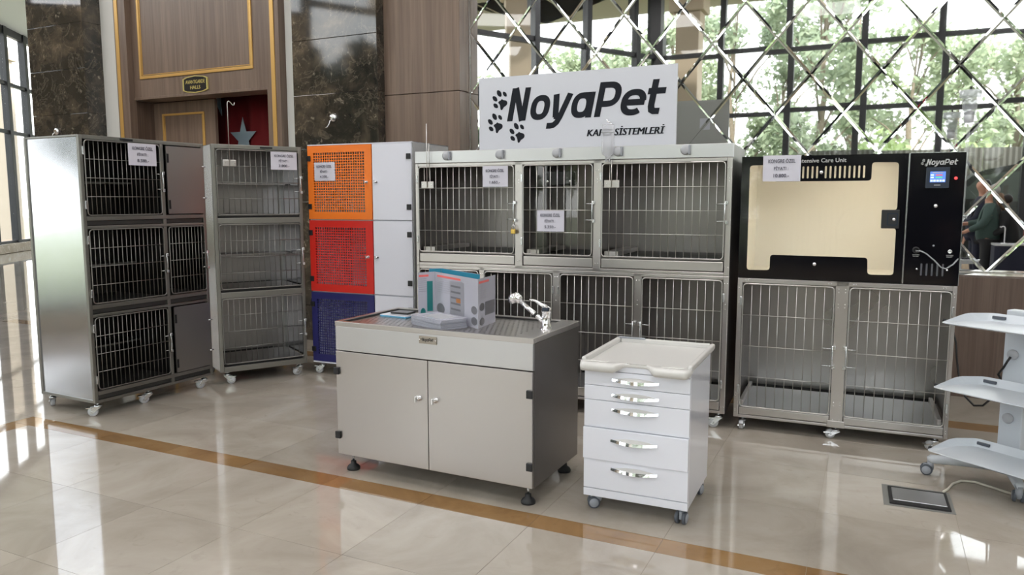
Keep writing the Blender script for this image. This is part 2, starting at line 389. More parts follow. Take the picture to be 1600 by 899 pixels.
for y0, y1 in rows_f:
    for x0, x1 in cols(FX0, -5.24) + cols(-5.06, FX1): ftile(x0, x1, y0, y1)
    ftile(-5.24, -5.06, y0, y1, True)
for x0, x1 in cols(FX0, -5.24): ftile(x0, x1, 3.06, 3.205)
for x0, x1 in cols(-5.24, FX1): ftile(x0, x1, 3.06, 3.205, True)
for y0, y1 in rows_b:
    for x0, x1 in cols(FX0, FX1): ftile(x0, x1, y0, y1)
for x0, x1 in cols(FX0, FX1): ftile(x0, x1, 5.669, 5.85, True)

# ------------------------------------------------------------------ walls, ceiling
struct('ceiling', slab(CEIL, CEIL+0.15), M['ceiling'])
for gx in (-14.0, -9.5, -5.5, -1.5, 2.5):  # unseen panels, added to brighten the floor from above
    for gy in (-1.6, 3.4):
        if gx < -9 and gy < 0: continue
        lab = {(-14.0,3.4):'over the far left lobby',(-9.5,3.4):'in front of the walnut portal',(-5.5,3.4):'over the tall cage tower',(-5.5,-1.6):'by the angled bay window',(-1.5,3.4):'over the sink cabinet',(-1.5,-1.6):'between the bay corner and the people',(2.5,3.4):'over the tray trolley',(2.5,-1.6):'over the red display shelf'}[(gx,gy)]
        t = thing('added_fill_panel', 'added unseen square white fill light panel ' + lab, 'added ceiling light', (gx, gy + (3 if gx < -12 else 0), CEIL), 0, 'added ceiling fill panels')
        part('frame', MB().plate([[(-0.8,-0.8),(0.8,-0.8),(0.8,0.8),(-0.8,0.8)], [(-0.74,-0.74),(0.74,-0.74),(0.74,0.74),(-0.74,0.74)]], -0.03, -0.001), M['white_sat'], t, None, (math.radians(-90),0,0))
        fr = t.children[0]; fr.rotation_euler = (0,0,0)
        for v in fr.data.vertices: v.co = (v.co.x, v.co.z, v.co.y)
        part('diffuser', MB().box(-0.74,-0.74,-0.02,0.74,0.74,-0.012), M['fill_glow'], t)
w = MB(); w.box(-6.2, YW, 0, 7.1, 6.9, CEIL); w.box(-10.0, YW, 0, -8.349, 6.9, CEIL); w.box(-8.349, YW, 2.73, -6.2, 6.9, CEIL)
struct('wall_back', w, M['wall_white'])
struct('wall_right', MB().box(7.1, -5.2, 0, 7.3, 6.9, CEIL), M['wall_white'])
struct('wall_left', MB().box(-9.976, 6.9, 0, -9.75, 20, CEIL), M['wall_white'])
struct('wall_vestibule_left', MB().box(-8.6, 6.9, 0, -8.5, 8.7, 3.5), M['wood_shaded']); struct('wall_vestibule_right', MB().box(-5.95, 6.9, 0, -5.85, 8.7, 3.5), M['wood_shaded'])
struct('wall_vestibule_back', MB().box(-8.5, 8.6, 0, -5.95, 8.7, 3.5), M['wood_shaded']); struct('wall_vestibule_top', MB().box(-8.5, 6.9, 3.4, -5.95, 8.6, 3.5), M['wood_shaded'])
wp = struct_empty('wall_panel_walnut')
part('panel', MB().cbox(-4.506, 6.451, 0, -3.644, YW-0.001, 2.535, 0.003), M['wood'], wp)
part('panel', MB().cbox(-4.506, 6.451, 2.541, -3.644, YW-0.001, CEIL-0.001, 0.003), M['wood'], wp)
ww = struct_empty('wall_wainscot')
x = -3.643
while x < 7.0:
    x1 = min(x+1.25, 7.09); part('panel', MB().cbox(x+0.001, YW-0.022, 0.001, x1-0.001, YW-0.001, 0.925, 0.002), M['wood_low'], ww); x = x1
def pilaster(name, x0, x1, y):
    p = struct_empty(name); z = 3.13 - 0.55*5 - 0.55
    zs = [0.001] + [3.13 - 0.55*k for k in range(5, -6, -1)] + [CEIL-0.001]
    for a, b in zip(zs[:-1], zs[1:]): part('marble_slab', MB().cbox(x0, y, a+0.0012, x1, YW-0.001, b-0.0012, 0.003), M['marble'], p)
pilaster('wall_pilaster_left', -9.976, -8.906, 6.387)
pilaster('wall_pilaster_right', -5.57, -4.507, 6.332)
# chrome wall hooks on the marble
def wall_hook(x, y, z, label):
    t = thing('wall_hook', label, 'hook', (x, y, z), 0, 'chrome wall hooks')
    part('rosette', MB().lathe([(0.045,0.0),(0.046,-0.012),(0.036,-0.03),(0.018,-0.04),(0.001,-0.042)], 20, axis='y'), M['chrome'], t)
    part('prong', MB().tube([(0,-0.035,-0.01),(-0.006,-0.06,-0.04),(-0.012,-0.07,-0.075),(-0.03,-0.075,-0.10),(-0.05,-0.075,-0.105)], 0.005, 8), M['chrome'], t)
wall_hook(-5.049, 6.331, 2.335, 'chrome hook on the marble pilaster above the orange locker door')
wall_hook(-9.505, 6.386, 2.37, 'chrome hook on the marble pilaster behind the tall steel cage')

# portal: casing, panel, door leaf, plaque
tr = struct_empty('trim_1')
for x0, x1, g0, g1 in ((-8.5385, -8.3327, -8.51, -8.455), (-6.122, -5.931, -6.049, -5.994)):
    c = part('casing', MB().cbox(x0, 6.54, 0, x1, YW+0.0, CEIL-0.001, 0.003), M['wood'], tr)
    part('gold_strip', MB().cbox(g0, 6.53, 0, g1, 6.541, CEIL-0.001, 0.004), M['gold'], c)
tp = struct_empty('trim_2')
part('overdoor_panel', MB().cbox(-8.332, 6.62, 2.735, -6.123, YW-0.0005, CEIL-0.001, 0.002), M['wood'], tp)
part('lintel_edge', MB().cbox(-8.332, 6.612, 2.722, -6.123, 6.9, 2.752, 0.003), M['wood'], tp)
def gold_frame(parent, x0, x1, z0, z1, y, wd=0.035):
    for a, b, c, d in ((x0, z0, x1, z0+wd), (x0, z1-wd, x1, z1), (x0, z0+wd, x0+wd, z1-wd), (x1-wd, z0+wd, x1, z1-wd)):
        o = part('gold_moulding', MB().cbox(a, y-0.014, b, c, y, d, 0.004), M['gold'], parent)
        # a finer inner bead
    for a, b, c, d in ((x0+wd+0.008, z0+wd+0.008, x1-wd-0.008, z0+wd+0.016), (x0+wd+0.008, z0+wd+0.016, x0+wd+0.016, z1-wd-0.008), (x1-wd-0.016, z0+wd+0.016, x1-wd-0.008, z1-wd-0.008)):
        part('gold_bead', MB().box(a, y-0.008, b, c, y, d), M['gold'], parent)
gold_frame(tp, -8.215, -6.385, 2.965, 5.4, 6.621)
pq = thing('door_plaque', 'black and gold nameplate on the lintel above the portal', 'plaque', (-7.285, 6.62, 2.85))
def plq(s): return [(-0.185*s,-0.062*s),(-0.13*s,-0.08*s),(0.0,-0.092*s),(0.13*s,-0.08*s),(0.185*s,-0.062*s),(0.185*s,0.062*s),(0.13*s,0.08*s),(0,0.092*s),(-0.13*s,0.08*s),(-0.185*s,0.062*s)]
part('rim', MB().plate([plq(1.08), plq(0.98)], -0.016, 0), M['gold_ink'], pq)
part('face', MB().plate([plq(0.98)], -0.012, 0), M['plaque'], pq)
part('lettering', fit_text('AVANTGARDE', -0.155, 0.155, 0.008, 0.050, bold=0.01), M['gold_ink'], pq, (0,-0.013,0))
part('lettering', fit_text('HALLS', -0.082, 0.082, -0.055, -0.014, bold=0.01), M['gold_ink'], pq, (0,-0.013,0))
d1 = struct_empty('door_1')
leaf = part('door_leaf', MB().cbox(-8.345, 6.891, 0.005, -7.289, 6.935, 2.715, 0.003), M['wood'], d1)
gold_frame(leaf, -8.187, -7.462, 1.25, 2.575, 6.892, 0.026)
gold_frame(leaf, -8.187, -7.462, 0.2, 1.1, 6.892, 0.026)
part('door_jamb', MB().cbox(-8.349, 6.6205, 0.001, -8.334, 6.89, 2.72, 0.002), M['wood_shaded'], d1)
# flag hanging in the doorway behind
fg = thing('flag', 'red flag with pale star and crescent hanging in the doorway', 'flag', (-7.03, 7.3, 0))
n = 24; mb = MB(); vsx = []
for i in range(n+1):
    xx = -0.80 + 1.6*i/n; yy = 0.035*math.sin(i*0.9) + 0.02*math.sin(i*2.1)
    vsx += [(xx, yy, 0.8), (xx, yy, 2.84), (xx, yy+0.004, 0.8), (xx, yy+0.004, 2.84)]
fs = []
for i in range(n):
    a = 4*i; b = 4*(i+1); fs += [(a,b,b+1,a+1),(a+2,a+3,b+3,b+2),(a+1,b+1,b+3,a+3),(a,a+2,b+2,b)]
mb.add(vsx, fs, True); part('cloth', mb, M['flag'], fg)
sc_, sz_ = -0.16, 2.245
star = []
for k in range(10):
    r_ = 0.235 if k % 2 == 0 else 0.092; a = math.pi/2 + k*math.pi/5; star.append((sc_ + r_*math.cos(a)*0.95, sz_ + 0.02 + r_*math.sin(a)*1.12))
part('pole', MB().cyl((-1.47,0.02,2.845),(1.08,0.02,2.845),0.012,10), M['wood_shaded'], fg)
part('star', MB().plate([star], -0.066, -0.060), M['flag_white'], fg)
cr = []
cx_, cz_, R_ = sc_, 2.83, 0.44; th = math.radians(52)
for k in range(25): a = -math.pi/2 + th*1.7 + (2*math.pi - 2.7*th)*k/24; cr.append((cx_+R_*math.cos(a), cz_+R_*math.sin(a)))
ir = 0.36; icx, icz = cx_, cz_-0.10
p0 = cr[-1]; p1 = cr[0]; a0 = math.atan2(p0[1]-icz, p0[0]-icx); a1 = math.atan2(p1[1]-icz, p1[0]-icx)
if a0 < 0: a0 += 2*math.pi
a0 = a0 if a0 > a1 else a0 + 2*math.pi
for k in range(1, 20): a = a0 + (a1-a0)*k/20; cr.append((icx+ir*math.cos(a), icz+ir*math.sin(a)))
part('crescent', MB().plate([cr], -0.066, -0.060), M['flag_white'], fg)

# ------------------------------------------------------------------ window walls
def facade(name, p0, p1, posts, rows, sill=0.26, end_posts=True, pw=0.13):
    p0 = Vector((*p0, 0)); p1 = Vector((*p1, 0)); d = (p1-p0); Ln = d.length; rz = math.atan2(d.y, d.x)
    f = struct_empty(name, p0, rz)
    pm = {}
    part('sill', MB().cbox(0, -0.16, 0, Ln, 0.12, sill, 0.01), M['sill'], f)
    zt = CEIL - 0.001; mesh = MB().cbox(-pw/2, -0.09, sill, pw/2, 0.09, zt, 0.004).mesh('mullion'); mesh.materials.append(M['mullion'])
    for s in posts: part('mullion', mesh, None, f, (s, 0, 0))
    for z in rows: part('transom', MB().box(0, -0.05, z-0.05, Ln, 0.05, z+0.05), M['mullion'], f)
    part('transom', MB().box(0, -0.05, sill, Ln, 0.05, sill+0.07), M['mullion'], f)
    part('transom', MB().box(0, -0.06, CEIL-0.22, Ln, 0.06, CEIL-0.001), M['mullion'], f)
    zz = [sill+0.07] + [z for z in rows] + [CEIL-0.22]
    ps = sorted(set([0] + list(posts) + [Ln]))
    for a, b in zip(ps[:-1], ps[1:]):
        if b - a < 0.2: continue
        for za, zb in zip(zz[:-1], zz[1:]):
            part('pane', MB().box(a+pw/2, -0.004, za+0.05, b-pw/2, 0.004, zb-0.05), M['pane'], f)
    return f
ROWS = (3.46, 4.84)
CX, CY = -4.92, -5.01
facade('window_1', (CX, CY), (7.1, CY), [0.0] + [1.5*k for k in range(1, 8)], ROWS)
part('corner_post', MB().box(CX-0.16, CY-0.16, 0, CX+0.16, CY+0.16, CEIL-0.002), M['mullion'])['kind'] = 'structure'
bpy.data.objects['corner_post'].name = 'trim_3'
S2 = (CX - 0.49*8.2, CY + 0.87*8.2)
facade('window_2', (CX, CY), S2, [0.72, 2.2, 3.7, 5.2, 6.7, 8.2], ROWS)
S3 = (-19.52, 9.46)
facade('window_3', S2, S3, [1.5*k for k in range(1, 9)], (5.5,), sill=4.6)
bpy.data.objects['window_3'].children[0].data.materials[0] = M['wood_low']
facade('window_4', S3, (-22.1-0.6*7, 12.9+0.8*7), [0.25 + 1.32*k for k in range(0, 9)], ROWS, pw=0.2)
struct('wall_far', MB().box(-27, 18.5, 0, -9.7, 18.7, CEIL), M['wall_white'])

# ------------------------------------------------------------------ bevelled mirror tiles
HX, HZ, Z0, X0 = 0.2584, 0.309, 3.117, -3.640
XM1, ZB, ZT = 3.6, Z0 - 7*HZ, Z0 + 6*HZ
mw = thing('mirror_wall', 'wall of bevelled diamond mirror tiles above the wood wainscot', 'mirror', (0, YW, 0))
part('backing', MB().box(X0, -0.003, ZB-0.06, XM1, -0.0005, ZT), M['gap'], mw)
def clip(P, ax, val, keep_gt):
    out = []
    for i in range(len(P)):
        a, b = P[i], P[(i+1) % len(P)]; ia = (a[ax] > val) == keep_gt or a[ax] == val; ib = (b[ax] > val) == keep_gt or b[ax] == val
        if ia: out.append(a)
        if ia != ib:
            t = (val-a[ax])/(b[ax]-a[ax]); out.append((a[0]+(b[0]-a[0])*t, a[1]+(b[1]-a[1])*t))
    return out
def inset(P, d):
    m = len(P); out = []; A = sum(P[i][0]*P[(i+1)%m][1]-P[(i+1)%m][0]*P[i][1] for i in range(m)); s = 1 if A > 0 else -1
    def line(i):
        a = Vector(P[i]); b = Vector(P[(i+1)%m]); t = (b-a).normalized(); nrm = Vector((-t.y, t.x))*s; return a+nrm*d, t
    for i in range(m):
        a, t = line(i-1); b, u = line(i); den = t.x*u.y - t.y*u.x
        if abs(den) < 1e-6: out.append((b.x, b.y)); continue
        k = ((b.x-a.x)*u.y - (b.y-a.y)*u.x)/den; q = a + t*k; out.append((q.x, q.y))
    return out
rm = random.Random(3)
for i in range(0, 29):
    for j in range(-7, 7):
        if (i + j) % 2 == 0: continue
        cx, cz = X0 + i*HX, Z0 + j*HZ
        Pg = [(cx-HX, cz), (cx, cz-HZ), (cx+HX, cz), (cx, cz+HZ)]
        for ax, val, kg in ((0, X0+0.012, True), (0, XM1, False), (1, ZB+0.012, True), (1, ZT, False)): Pg = clip(Pg, ax, val, kg) if len(Pg) > 2 else []
        if len(Pg) < 3: continue
        O = inset(Pg, 0.0008); I = inset(Pg, 0.0145); m = len(O)
        tx, tz = rm.gauss(0, 0.0018), rm.gauss(0, 0.0018)
        def yy(p, b): return b + (p[0]-cx)*tx + (p[1]-cz)*tz
        vs_ = [(p[0], yy(p, -0.004), p[1]) for p in O] + [(p[0], yy(p, -0.0058), p[1]) for p in I]
        part('mirror_tile', MB().add(vs_, [tuple(range(m, 2*m))] + [(k, (k+1)%m, (k+1)%m+m, k+m) for k in range(m)]), M['mirror'], mw)
part('mirror_border', MB().extrude_y([(-0.003, ZB-0.028), (-0.010, ZB-0.016), (-0.012, ZB), (-0.004, ZB+0.011)], X0, XM1), M['mirror'], mw)
part('mirror_border', MB().extrude_y([(-0.003, ZB-0.055), (-0.009, ZB-0.044), (-0.009, ZB-0.038), (-0.003, ZB-0.029)], X0, XM1), M['chrome'], mw)
part('mirror_border', MB().box(X0, -0.008, ZB, X0+0.011, -0.003, ZT), M['mirror'], mw)

# ------------------------------------------------------------------ outdoors (seen in the mirror and through the far windows)
gd = part('garden_ground', MB().box(-70, -60, -0.3, 40, 50, -0.12), M['soil']); gd['kind'] = 'structure'; gd.name = 'ground'
def ext_column(x, y, label, rz=0.0):
    t = thing('porch_column', label, 'column', (x, y, 0), rz, 'beige porch columns')
    part('shaft', MB().cbox(-0.3, -0.3, -0.12, 0.3, 0.3, 6.3, 0.02), M['beige'], t)
    part('capital', MB().cbox(-0.4, -0.4, 6.3, 0.4, 0.4, 6.7, 0.02), M['beige'], t)
ext_column(-4.67, -7.2, 'beige porch column reflected to the right of the sign top', 0)
ext_column(-8.07, -3.89, 'beige porch column reflected above the left end of the sign', math.radians(-30))
ext_column(-27.6, 16.6, 'beige column outside the far left windows', math.radians(35))
t = thing('porch_roof', 'pale porch roof slab above the beige columns outside', 'roof', (0,0,0))
part('slab', MB().box(-13.0, -8.6, 6.75, 2.0, -5.25, 7.3), M['soffit'], t)
mb = MB(); q = [(CX-0.1,-5.2),(CX-0.49*9-0.2,CY+0.87*9),(CX-0.49*9-3.2,CY+0.87*9-1.7),(CX-4.5,-8.6)]
mb.add([(x,y,6.75) for x,y in q]+[(x,y,7.3) for x,y in q], [(0,1,2,3),(7,6,5,4),(0,4,5,1),(1,5,6,2),(2,6,7,3),(3,7,4,0)])
part('slab', mb, M['soffit'], t)
for k in range(7): part('soffit_joint', MB().box(-10+1.7*k, -8.5, 6.735, -9.95+1.7*k, -5.3, 6.751), M['beige'], t)

fence = thing('corrugated_fence', 'grey corrugated sheet fence beyond the windows', 'fence', (-1.7, -9.6, 0))
for k in range(10):
    mb = MB(); vs_ = []; fs = []; n_ = 16
    for i in range(n_+1):
        xx = i/n_*0.995; yy = 0.02 if i % 2 else -0.02; vs_ += [(xx,yy,-0.12),(xx,yy,2.86),(xx,yy-0.003,-0.12),(xx,yy-0.003,2.86)]
    for i in range(n_):
        a = 4*i; b = a+4; fs += [(a,b,b+1,a+1),(a+2,a+3,b+3,b+2),(a+1,b+1,b+3,a+3)]
    if k == 0: fm = mb.add(vs_, fs).mesh('sheet'); fm.materials.append(M['fence'])
    part('sheet', fm, None, fence, (k*1.0, 0, 0))

def crown_mesh(seed, h, rad, nl, size, droop=0.3, base=0.28):
    r = random.Random(seed); vs_ = []; fs = []
    cl = []
    for _ in range(26):
        z = h*(base + (1-base)*r.random()); k = (z/h-base)/(1-base); rr = rad*(0.45+0.75*math.sin(math.pi*min(1, k*0.86+0.12)))*math.sqrt(r.random()); a = r.random()*6.283
        cl.append((rr*math.cos(a), rr*math.sin(a), z, rad*(0.22+0.24*r.random())))
    for _ in range(nl):
        cx, cy, cz, cr_ = cl[r.randrange(len(cl))]
        d = Vector((r.gauss(0,1), r.gauss(0,1), r.gauss(0,1))).normalized()*cr_*(r.random()**0.5); p = Vector((cx,cy,cz)) + d*1.0; p.z += -abs(d.x+d.y)*droop
        u = Vector((r.gauss(0,1), r.gauss(0,1), r.gauss(0,0.8))).normalized(); wv = u.cross(Vector((r.gauss(0,1), r.gauss(0,1), r.gauss(0,1)))).normalized(); s = size*(0.6+0.8*r.random())
        b = len(vs_); vs_ += [p-u*s, p+wv*s*0.45, p+u*s, p-wv*s*0.45]; fs.append((b,b+1,b+2,b+3))
    me = bpy.data.meshes.new('crown'); me.from_pydata([tuple(v) for v in vs_], [], fs); me.update(); return me, cl
def trunk_mb(h, cl, r0):
    mb = MB(); mb.tube([(0,0,-0.15),(0.05*h*0.2,0.02,h*0.3),(-0.02*h,0.03*h*0.3,h*0.62),(0.0,0,h*0.92)], [r0, r0*0.75, r0*0.45, r0*0.12], 8)
    for c in cl[:14]:
        zb = max(h*0.25, c[2]-h*0.22); k = zb/h; mb.tube([(0,0,zb),(c[0]*0.5,c[1]*0.5,zb+(c[2]-zb)*0.6),(c[0],c[1],c[2])], [r0*0.38*(1-k*0.7), r0*0.22, r0*0.06], 6)
    return mb
kinds = []
for sd, h, rd, nl, sz, mt in ((1, 9.5, 1.9, 3400, 0.14, 'leaf_a'), (2, 8.0, 1.8, 2800, 0.14, 'leaf_b'), (3, 10.5, 1.8, 3200, 0.14, 'leaf_a'), (4, 6.5, 1.7, 2600, 0.13, 'leaf_b'), (5, 5.6, 1.7, 7000, 0.16, 'leaf_d')):
    me, cl = crown_mesh(sd, h, rd, nl, sz); me.materials.append(M[mt]); tm = trunk_mb(h, cl, 0.16).mesh('trunk'); tm.materials.append(M['bark']); kinds.append((me, tm))
TR = [(-12.7,-12.7,3,0.95,'grey green tree reflected above the paw prints end of the sign'),(-10.9,-14.2,1,0.88,'grey green tree reflected left of the middle of the sign top'),(-9.0,-15.2,1,0.9,'grey green tree reflected right of the middle of the sign top'),
      (-6.9,-14.9,1,1.0,'grey green tree reflected beside the beige porch column'),(-5.0,-16.2,0,0.95,'grey green tree reflected just right of the sign'),(-3.7,-18.8,2,0.86,'distant slim tree reflected above the price sheet of the care unit'),
      (-1.9,-14.9,0,1.04,'tall grey green tree reflected above the black care unit'),(-0.9,-19.5,2,0.98,'tall distant tree reflected behind the bright shrub'),(0.9,-15.6,1,0.92,'pale tree reflected above the bright yellow green shrub'),
      (2.4,-18.4,1,0.9,'distant pale tree reflected behind the clear bowl'),(3.6,-15.0,3,0.98,'low tree reflected right of the clear bowl'),(5.2,-16.8,3,1.05,'low tree reflected at the right edge of the mirror'),
      (-31.0,16.6,3,0.75,'green tree outside the far windows, left of the beige column'),(-12.6,-3.4,4,0.95,'dense dark tree outside, mirrored in the marble pilaster'),(-15.0,-4.6,4,1.05,'dense dark tree outside beyond the left bay windows'),(-13.0,-7.2,4,0.9,'dense dark tree outside the angled bay window')]
for k, (x, y, kd, s, lab) in enumerate(TR):
    t = thing('tree', lab, 'tree', (x, y, -0.1), k*1.7, 'garden trees outside the windows'); t.scale = (s, s, s)
    part('crown', kinds[kd][0], None, t); part('trunk', kinds[kd][1], None, t)
bm_, cl = crown_mesh(9, 2.7, 1.5, 2400, 0.12, 0.1, 0.05); bm_.materials.append(M['leaf_c']); stm = trunk_mb(2.6, cl, 0.05).mesh('stem'); stm.materials.append(M['bark'])
for k, (x, y, s, lab) in enumerate(((0.3,-12.2,1.30,'bright yellow green shrub reflected above the black care unit'), (4.6,-12.4,1.42,'bright green shrub reflected at the right edge of the mirror'), (-3.4,-12.0,1.0,'green shrub reflected behind the sign end'))):
    t = thing('garden_shrub', lab, 'shrub', (x, y, -0.1), k*2.0, 'garden shrubs'); t.scale = (s, s, s)
    part('crown', bm_, None, t); part('stem', stm, None, t)

# ------------------------------------------------------------------ shared small parts
_cache = {}
def cached(key, make, mat):
    if key not in _cache: me = make().mesh(key.split('|')[0]); me.materials.append(mat); _cache[key] = me
    return _cache[key]
def castor(t, x, y, h, ang=0.0, zt=None):
    # swivel castor: plate, stem, fork, brake lever; wheel as sub-part. h = height below the body
    r = min(0.034, h*0.36)
    def fork():
        m = MB(); m.cyl((0,0,h-0.022), (0,0,h), 0.010, 10); m.lathe([(0.024,h-0.036),(0.026,h-0.028),(0.018,h-0.020),(0.01,h-0.018)], 14)
        for s in (-1, 1):
            m.add([(0.026,s*0.017,h-0.034),(-0.022,s*0.017,h-0.034),(-0.050,s*0.017,r*0.75),(-0.030,s*0.017,r*0.55),(0.026,s*0.020,h-0.034),(-0.022,s*0.020,h-0.034),(-0.050,s*0.020,r*0.75),(-0.030,s*0.020,r*0.55)],
                  [(0,1,2,3),(7,6,5,4),(0,4,5,1),(1,5,6,2),(2,6,7,3),(3,7,4,0)])
        m.box(-0.075,-0.016,h-0.046,-0.02,0.016,h-0.038); m.cyl((-0.032,-0.022,r),(-0.032,0.022,r),0.006,8); return m
    c = part('castor', cached('castor|%.3f' % h, fork, M['zinc']), None, t, (x, y, 0), (0,0,ang))
    part('wheel', cached('wheel|%.3f' % h, lambda: MB().lathe([(r*0.45,-0.014),(r*0.92,-0.013),(r,-0.008),(r,0.008),(r*0.92,0.013),(r*0.45,0.014)], 22, (-0.032,0,r), 'y'), M['grey_wheel']), None, c)
    return c
def wire_door(t, x0, x1, z0, z1, nv, nh, y=-0.006, mat='wire', latch=None, hinge=None, lz=None):
    """rounded wire frame (the door) with single bars as sub-parts; bars stand proud of the frame opening"""
    w, h = x1-x0, z1-z0; m = M[mat]
    d = part('door', cached('door|%.3f|%.3f|%s' % (w,h,mat), lambda: MB().tube([(x,0,z) for x,z in rrect(0,0,w,h,0.022,4)], 0.0042, 8, closed=True), m), None, t, (x0, y, z0))
    for k in range(1, nv):
        part('bar', cached('bar|v%.3f|%s' % (h,mat), lambda: MB().cyl((0,0,0.002),(0,0,h-0.002),0.0026,6), m), None, d, (w*k/nv, 0.003, 0))
    for k in range(1, nh):
        part('cross_bar', cached('cross_bar|%.3f|%s' % (w,mat), lambda: MB().cyl((0.002,0,0),(w-0.002,0,0),0.0026,6), m), None, d, (0, -0.003, h*k/nh))
    if latch:
        s = 1 if latch == 'r' else -1; xe = w if latch == 'r' else 0.0; step = w/nv; zc = lz if lz is not None else h*0.47
        def lt():
            q = MB(); q.cyl((-s*step,-0.005,0.055),(s*0.02,-0.005,0.055),0.0026,6); q.cyl((-s*step,-0.005,-0.055),(s*0.02,-0.005,-0.055),0.0026,6)
            q.tube([(s*0.006,-0.012,0.075),(s*0.006,-0.014,0.05),(s*0.006,-0.020,0.02),(s*0.006,-0.020,-0.02),(s*0.006,-0.014,-0.05),(s*0.006,-0.012,-0.075)], 0.0045, 8)
            for z in (0.062,-0.062): q.cbox(s*0.016-0.008,-0.016,z-0.011,s*0.016+0.008,0.004,z+0.011,0.002)
            return q
        part('latch', cached('latch|%s%.3f' % (latch,step), lt, M['zinc']), None, d, (xe, 0, zc))
    if hinge:
        s = -1 if hinge == 'l' else 1; xe = 0.0 if hinge == 'l' else w
        for zc in (h*0.14, h*0.86):
            part('hinge', cached('hinge|%s' % hinge, lambda: MB().cbox(-0.006+s*0.012,-0.005,-0.028,0.006+s*0.012,0.006,0.028,0.002), M['zinc']), None, d, (xe, 0, zc))
    return d
def price_sign(t_loc, rz, x, z, w, h, price, label, y=-0.02):
    p = thing('price_sign', label, 'sign', t_loc, rz, 'paper price signs')
    cu = MB(); n = 6; vs_ = []; fs = []
    for i in range(n+1):
        xx = x + w*i/n; yy = y - 0.004*math.sin(math.pi*i/n); vs_ += [(xx,yy,z),(xx,yy,z+h),(xx,yy+0.0012,z),(xx,yy+0.0012,z+h)]
    for i in range(n):
        a = 4*i; b = a+4; fs += [(a,b,b+1,a+1),(a+2,a+3,b+3,b+2),(a+1,b+1,b+3,a+3),(a,a+2,b+2,b)]
    fs += [(0,1,3,2),(4*n,4*n+2,4*n+3,4*n+1)]
    sh = part('sheet', cu.add(vs_, fs), M['paper'], p)
    for s, a, b, c0, c1 in (('KONGRE ÖZEL', 0.14, 0.86, 0.70, 0.88), ('FİYATI :', 0.30, 0.68, 0.43, 0.60), (price, 0.29, 0.70, 0.15, 0.29)):
        part('printed_line', fit_text(s, x+w*a, x+w*b, z+h*c0, z+h*c1, bold=0.012, thick=0.0003), M['ink'], p, (0, y-0.0062, 0))
    return p
def frame_bar(t, name, x0, y0, z0, x1, y1, z1, mat='steel', b=0.003): return part(name, MB().cbox(x0,y0,z0,x1,y1,z1,b), M[mat], t)
def rivets(t, pts, y=-0.001, r=0.0035):
    for x, z in pts: part('rivet', cached('rivet', lambda: MB().lathe([(0.0035,0),(0.003,-0.0015),(0.001,-0.002)], 8, axis='y'), M['chrome']), None, t, (x, y, z))

# ------------------------------------------------------------------ tall steel cage with six compartments (left)
AL, AR = (-4.797, 3.362, 0), 1.538
w, d, zb, zt = 1.007, 0.617, 0.101, 1.934
A = thing('cage_tower', 'tall steel cage tower with six compartments nearest the left edge', 'cage', AL, AR)
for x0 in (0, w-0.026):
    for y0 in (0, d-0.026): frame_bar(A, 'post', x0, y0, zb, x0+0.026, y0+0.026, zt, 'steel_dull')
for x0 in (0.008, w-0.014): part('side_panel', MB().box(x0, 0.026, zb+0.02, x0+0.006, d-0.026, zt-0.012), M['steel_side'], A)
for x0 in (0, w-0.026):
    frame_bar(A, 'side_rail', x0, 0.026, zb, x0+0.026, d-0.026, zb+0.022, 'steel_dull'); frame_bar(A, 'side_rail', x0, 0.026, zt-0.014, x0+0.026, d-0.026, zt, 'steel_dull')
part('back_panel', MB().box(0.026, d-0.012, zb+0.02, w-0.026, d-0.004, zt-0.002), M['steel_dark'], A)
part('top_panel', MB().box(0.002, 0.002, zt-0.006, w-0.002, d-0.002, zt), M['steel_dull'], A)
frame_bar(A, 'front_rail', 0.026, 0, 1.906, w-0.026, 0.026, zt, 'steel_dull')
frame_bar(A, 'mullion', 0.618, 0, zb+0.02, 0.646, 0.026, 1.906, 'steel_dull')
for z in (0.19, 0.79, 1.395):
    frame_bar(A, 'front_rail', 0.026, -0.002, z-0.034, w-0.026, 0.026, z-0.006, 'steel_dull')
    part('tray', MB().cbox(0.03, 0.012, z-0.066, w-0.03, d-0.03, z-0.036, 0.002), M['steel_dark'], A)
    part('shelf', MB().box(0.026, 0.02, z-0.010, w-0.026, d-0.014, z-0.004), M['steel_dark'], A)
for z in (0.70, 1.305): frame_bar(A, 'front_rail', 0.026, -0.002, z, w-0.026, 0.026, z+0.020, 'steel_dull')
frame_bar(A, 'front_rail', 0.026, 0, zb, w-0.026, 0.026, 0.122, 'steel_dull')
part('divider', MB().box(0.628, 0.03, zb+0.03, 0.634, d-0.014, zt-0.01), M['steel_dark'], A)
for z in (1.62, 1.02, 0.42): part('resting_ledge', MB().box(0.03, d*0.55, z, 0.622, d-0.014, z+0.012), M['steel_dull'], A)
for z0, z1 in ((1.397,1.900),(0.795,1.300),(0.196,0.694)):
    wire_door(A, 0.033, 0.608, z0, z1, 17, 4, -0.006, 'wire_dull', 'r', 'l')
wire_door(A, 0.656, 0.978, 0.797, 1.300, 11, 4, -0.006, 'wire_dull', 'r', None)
for z0, z1 in ((1.397,1.898),(0.190,0.694)):
    dr = part('door', MB().plate([round_poly([(0.658,z0),(0.986,z0),(0.986,z1),(0.658,z1)], 0.01)], -0.014, -0.004), M['steel_in'], A)
    for zz in (z0+0.07, z1-0.09):
        part('hinge', MB().box(0.664, -0.020, zz-0.033, 0.676, -0.0142, zz+0.033), M['black'], dr)
        part('latch', MB().cyl((0.97,-0.018,zz+0.05*(1 if zz<z0+0.1 else -1)),(1.004,-0.018,zz+0.05*(1 if zz<z0+0.1 else -1)),0.005,8), M['zinc'], dr)
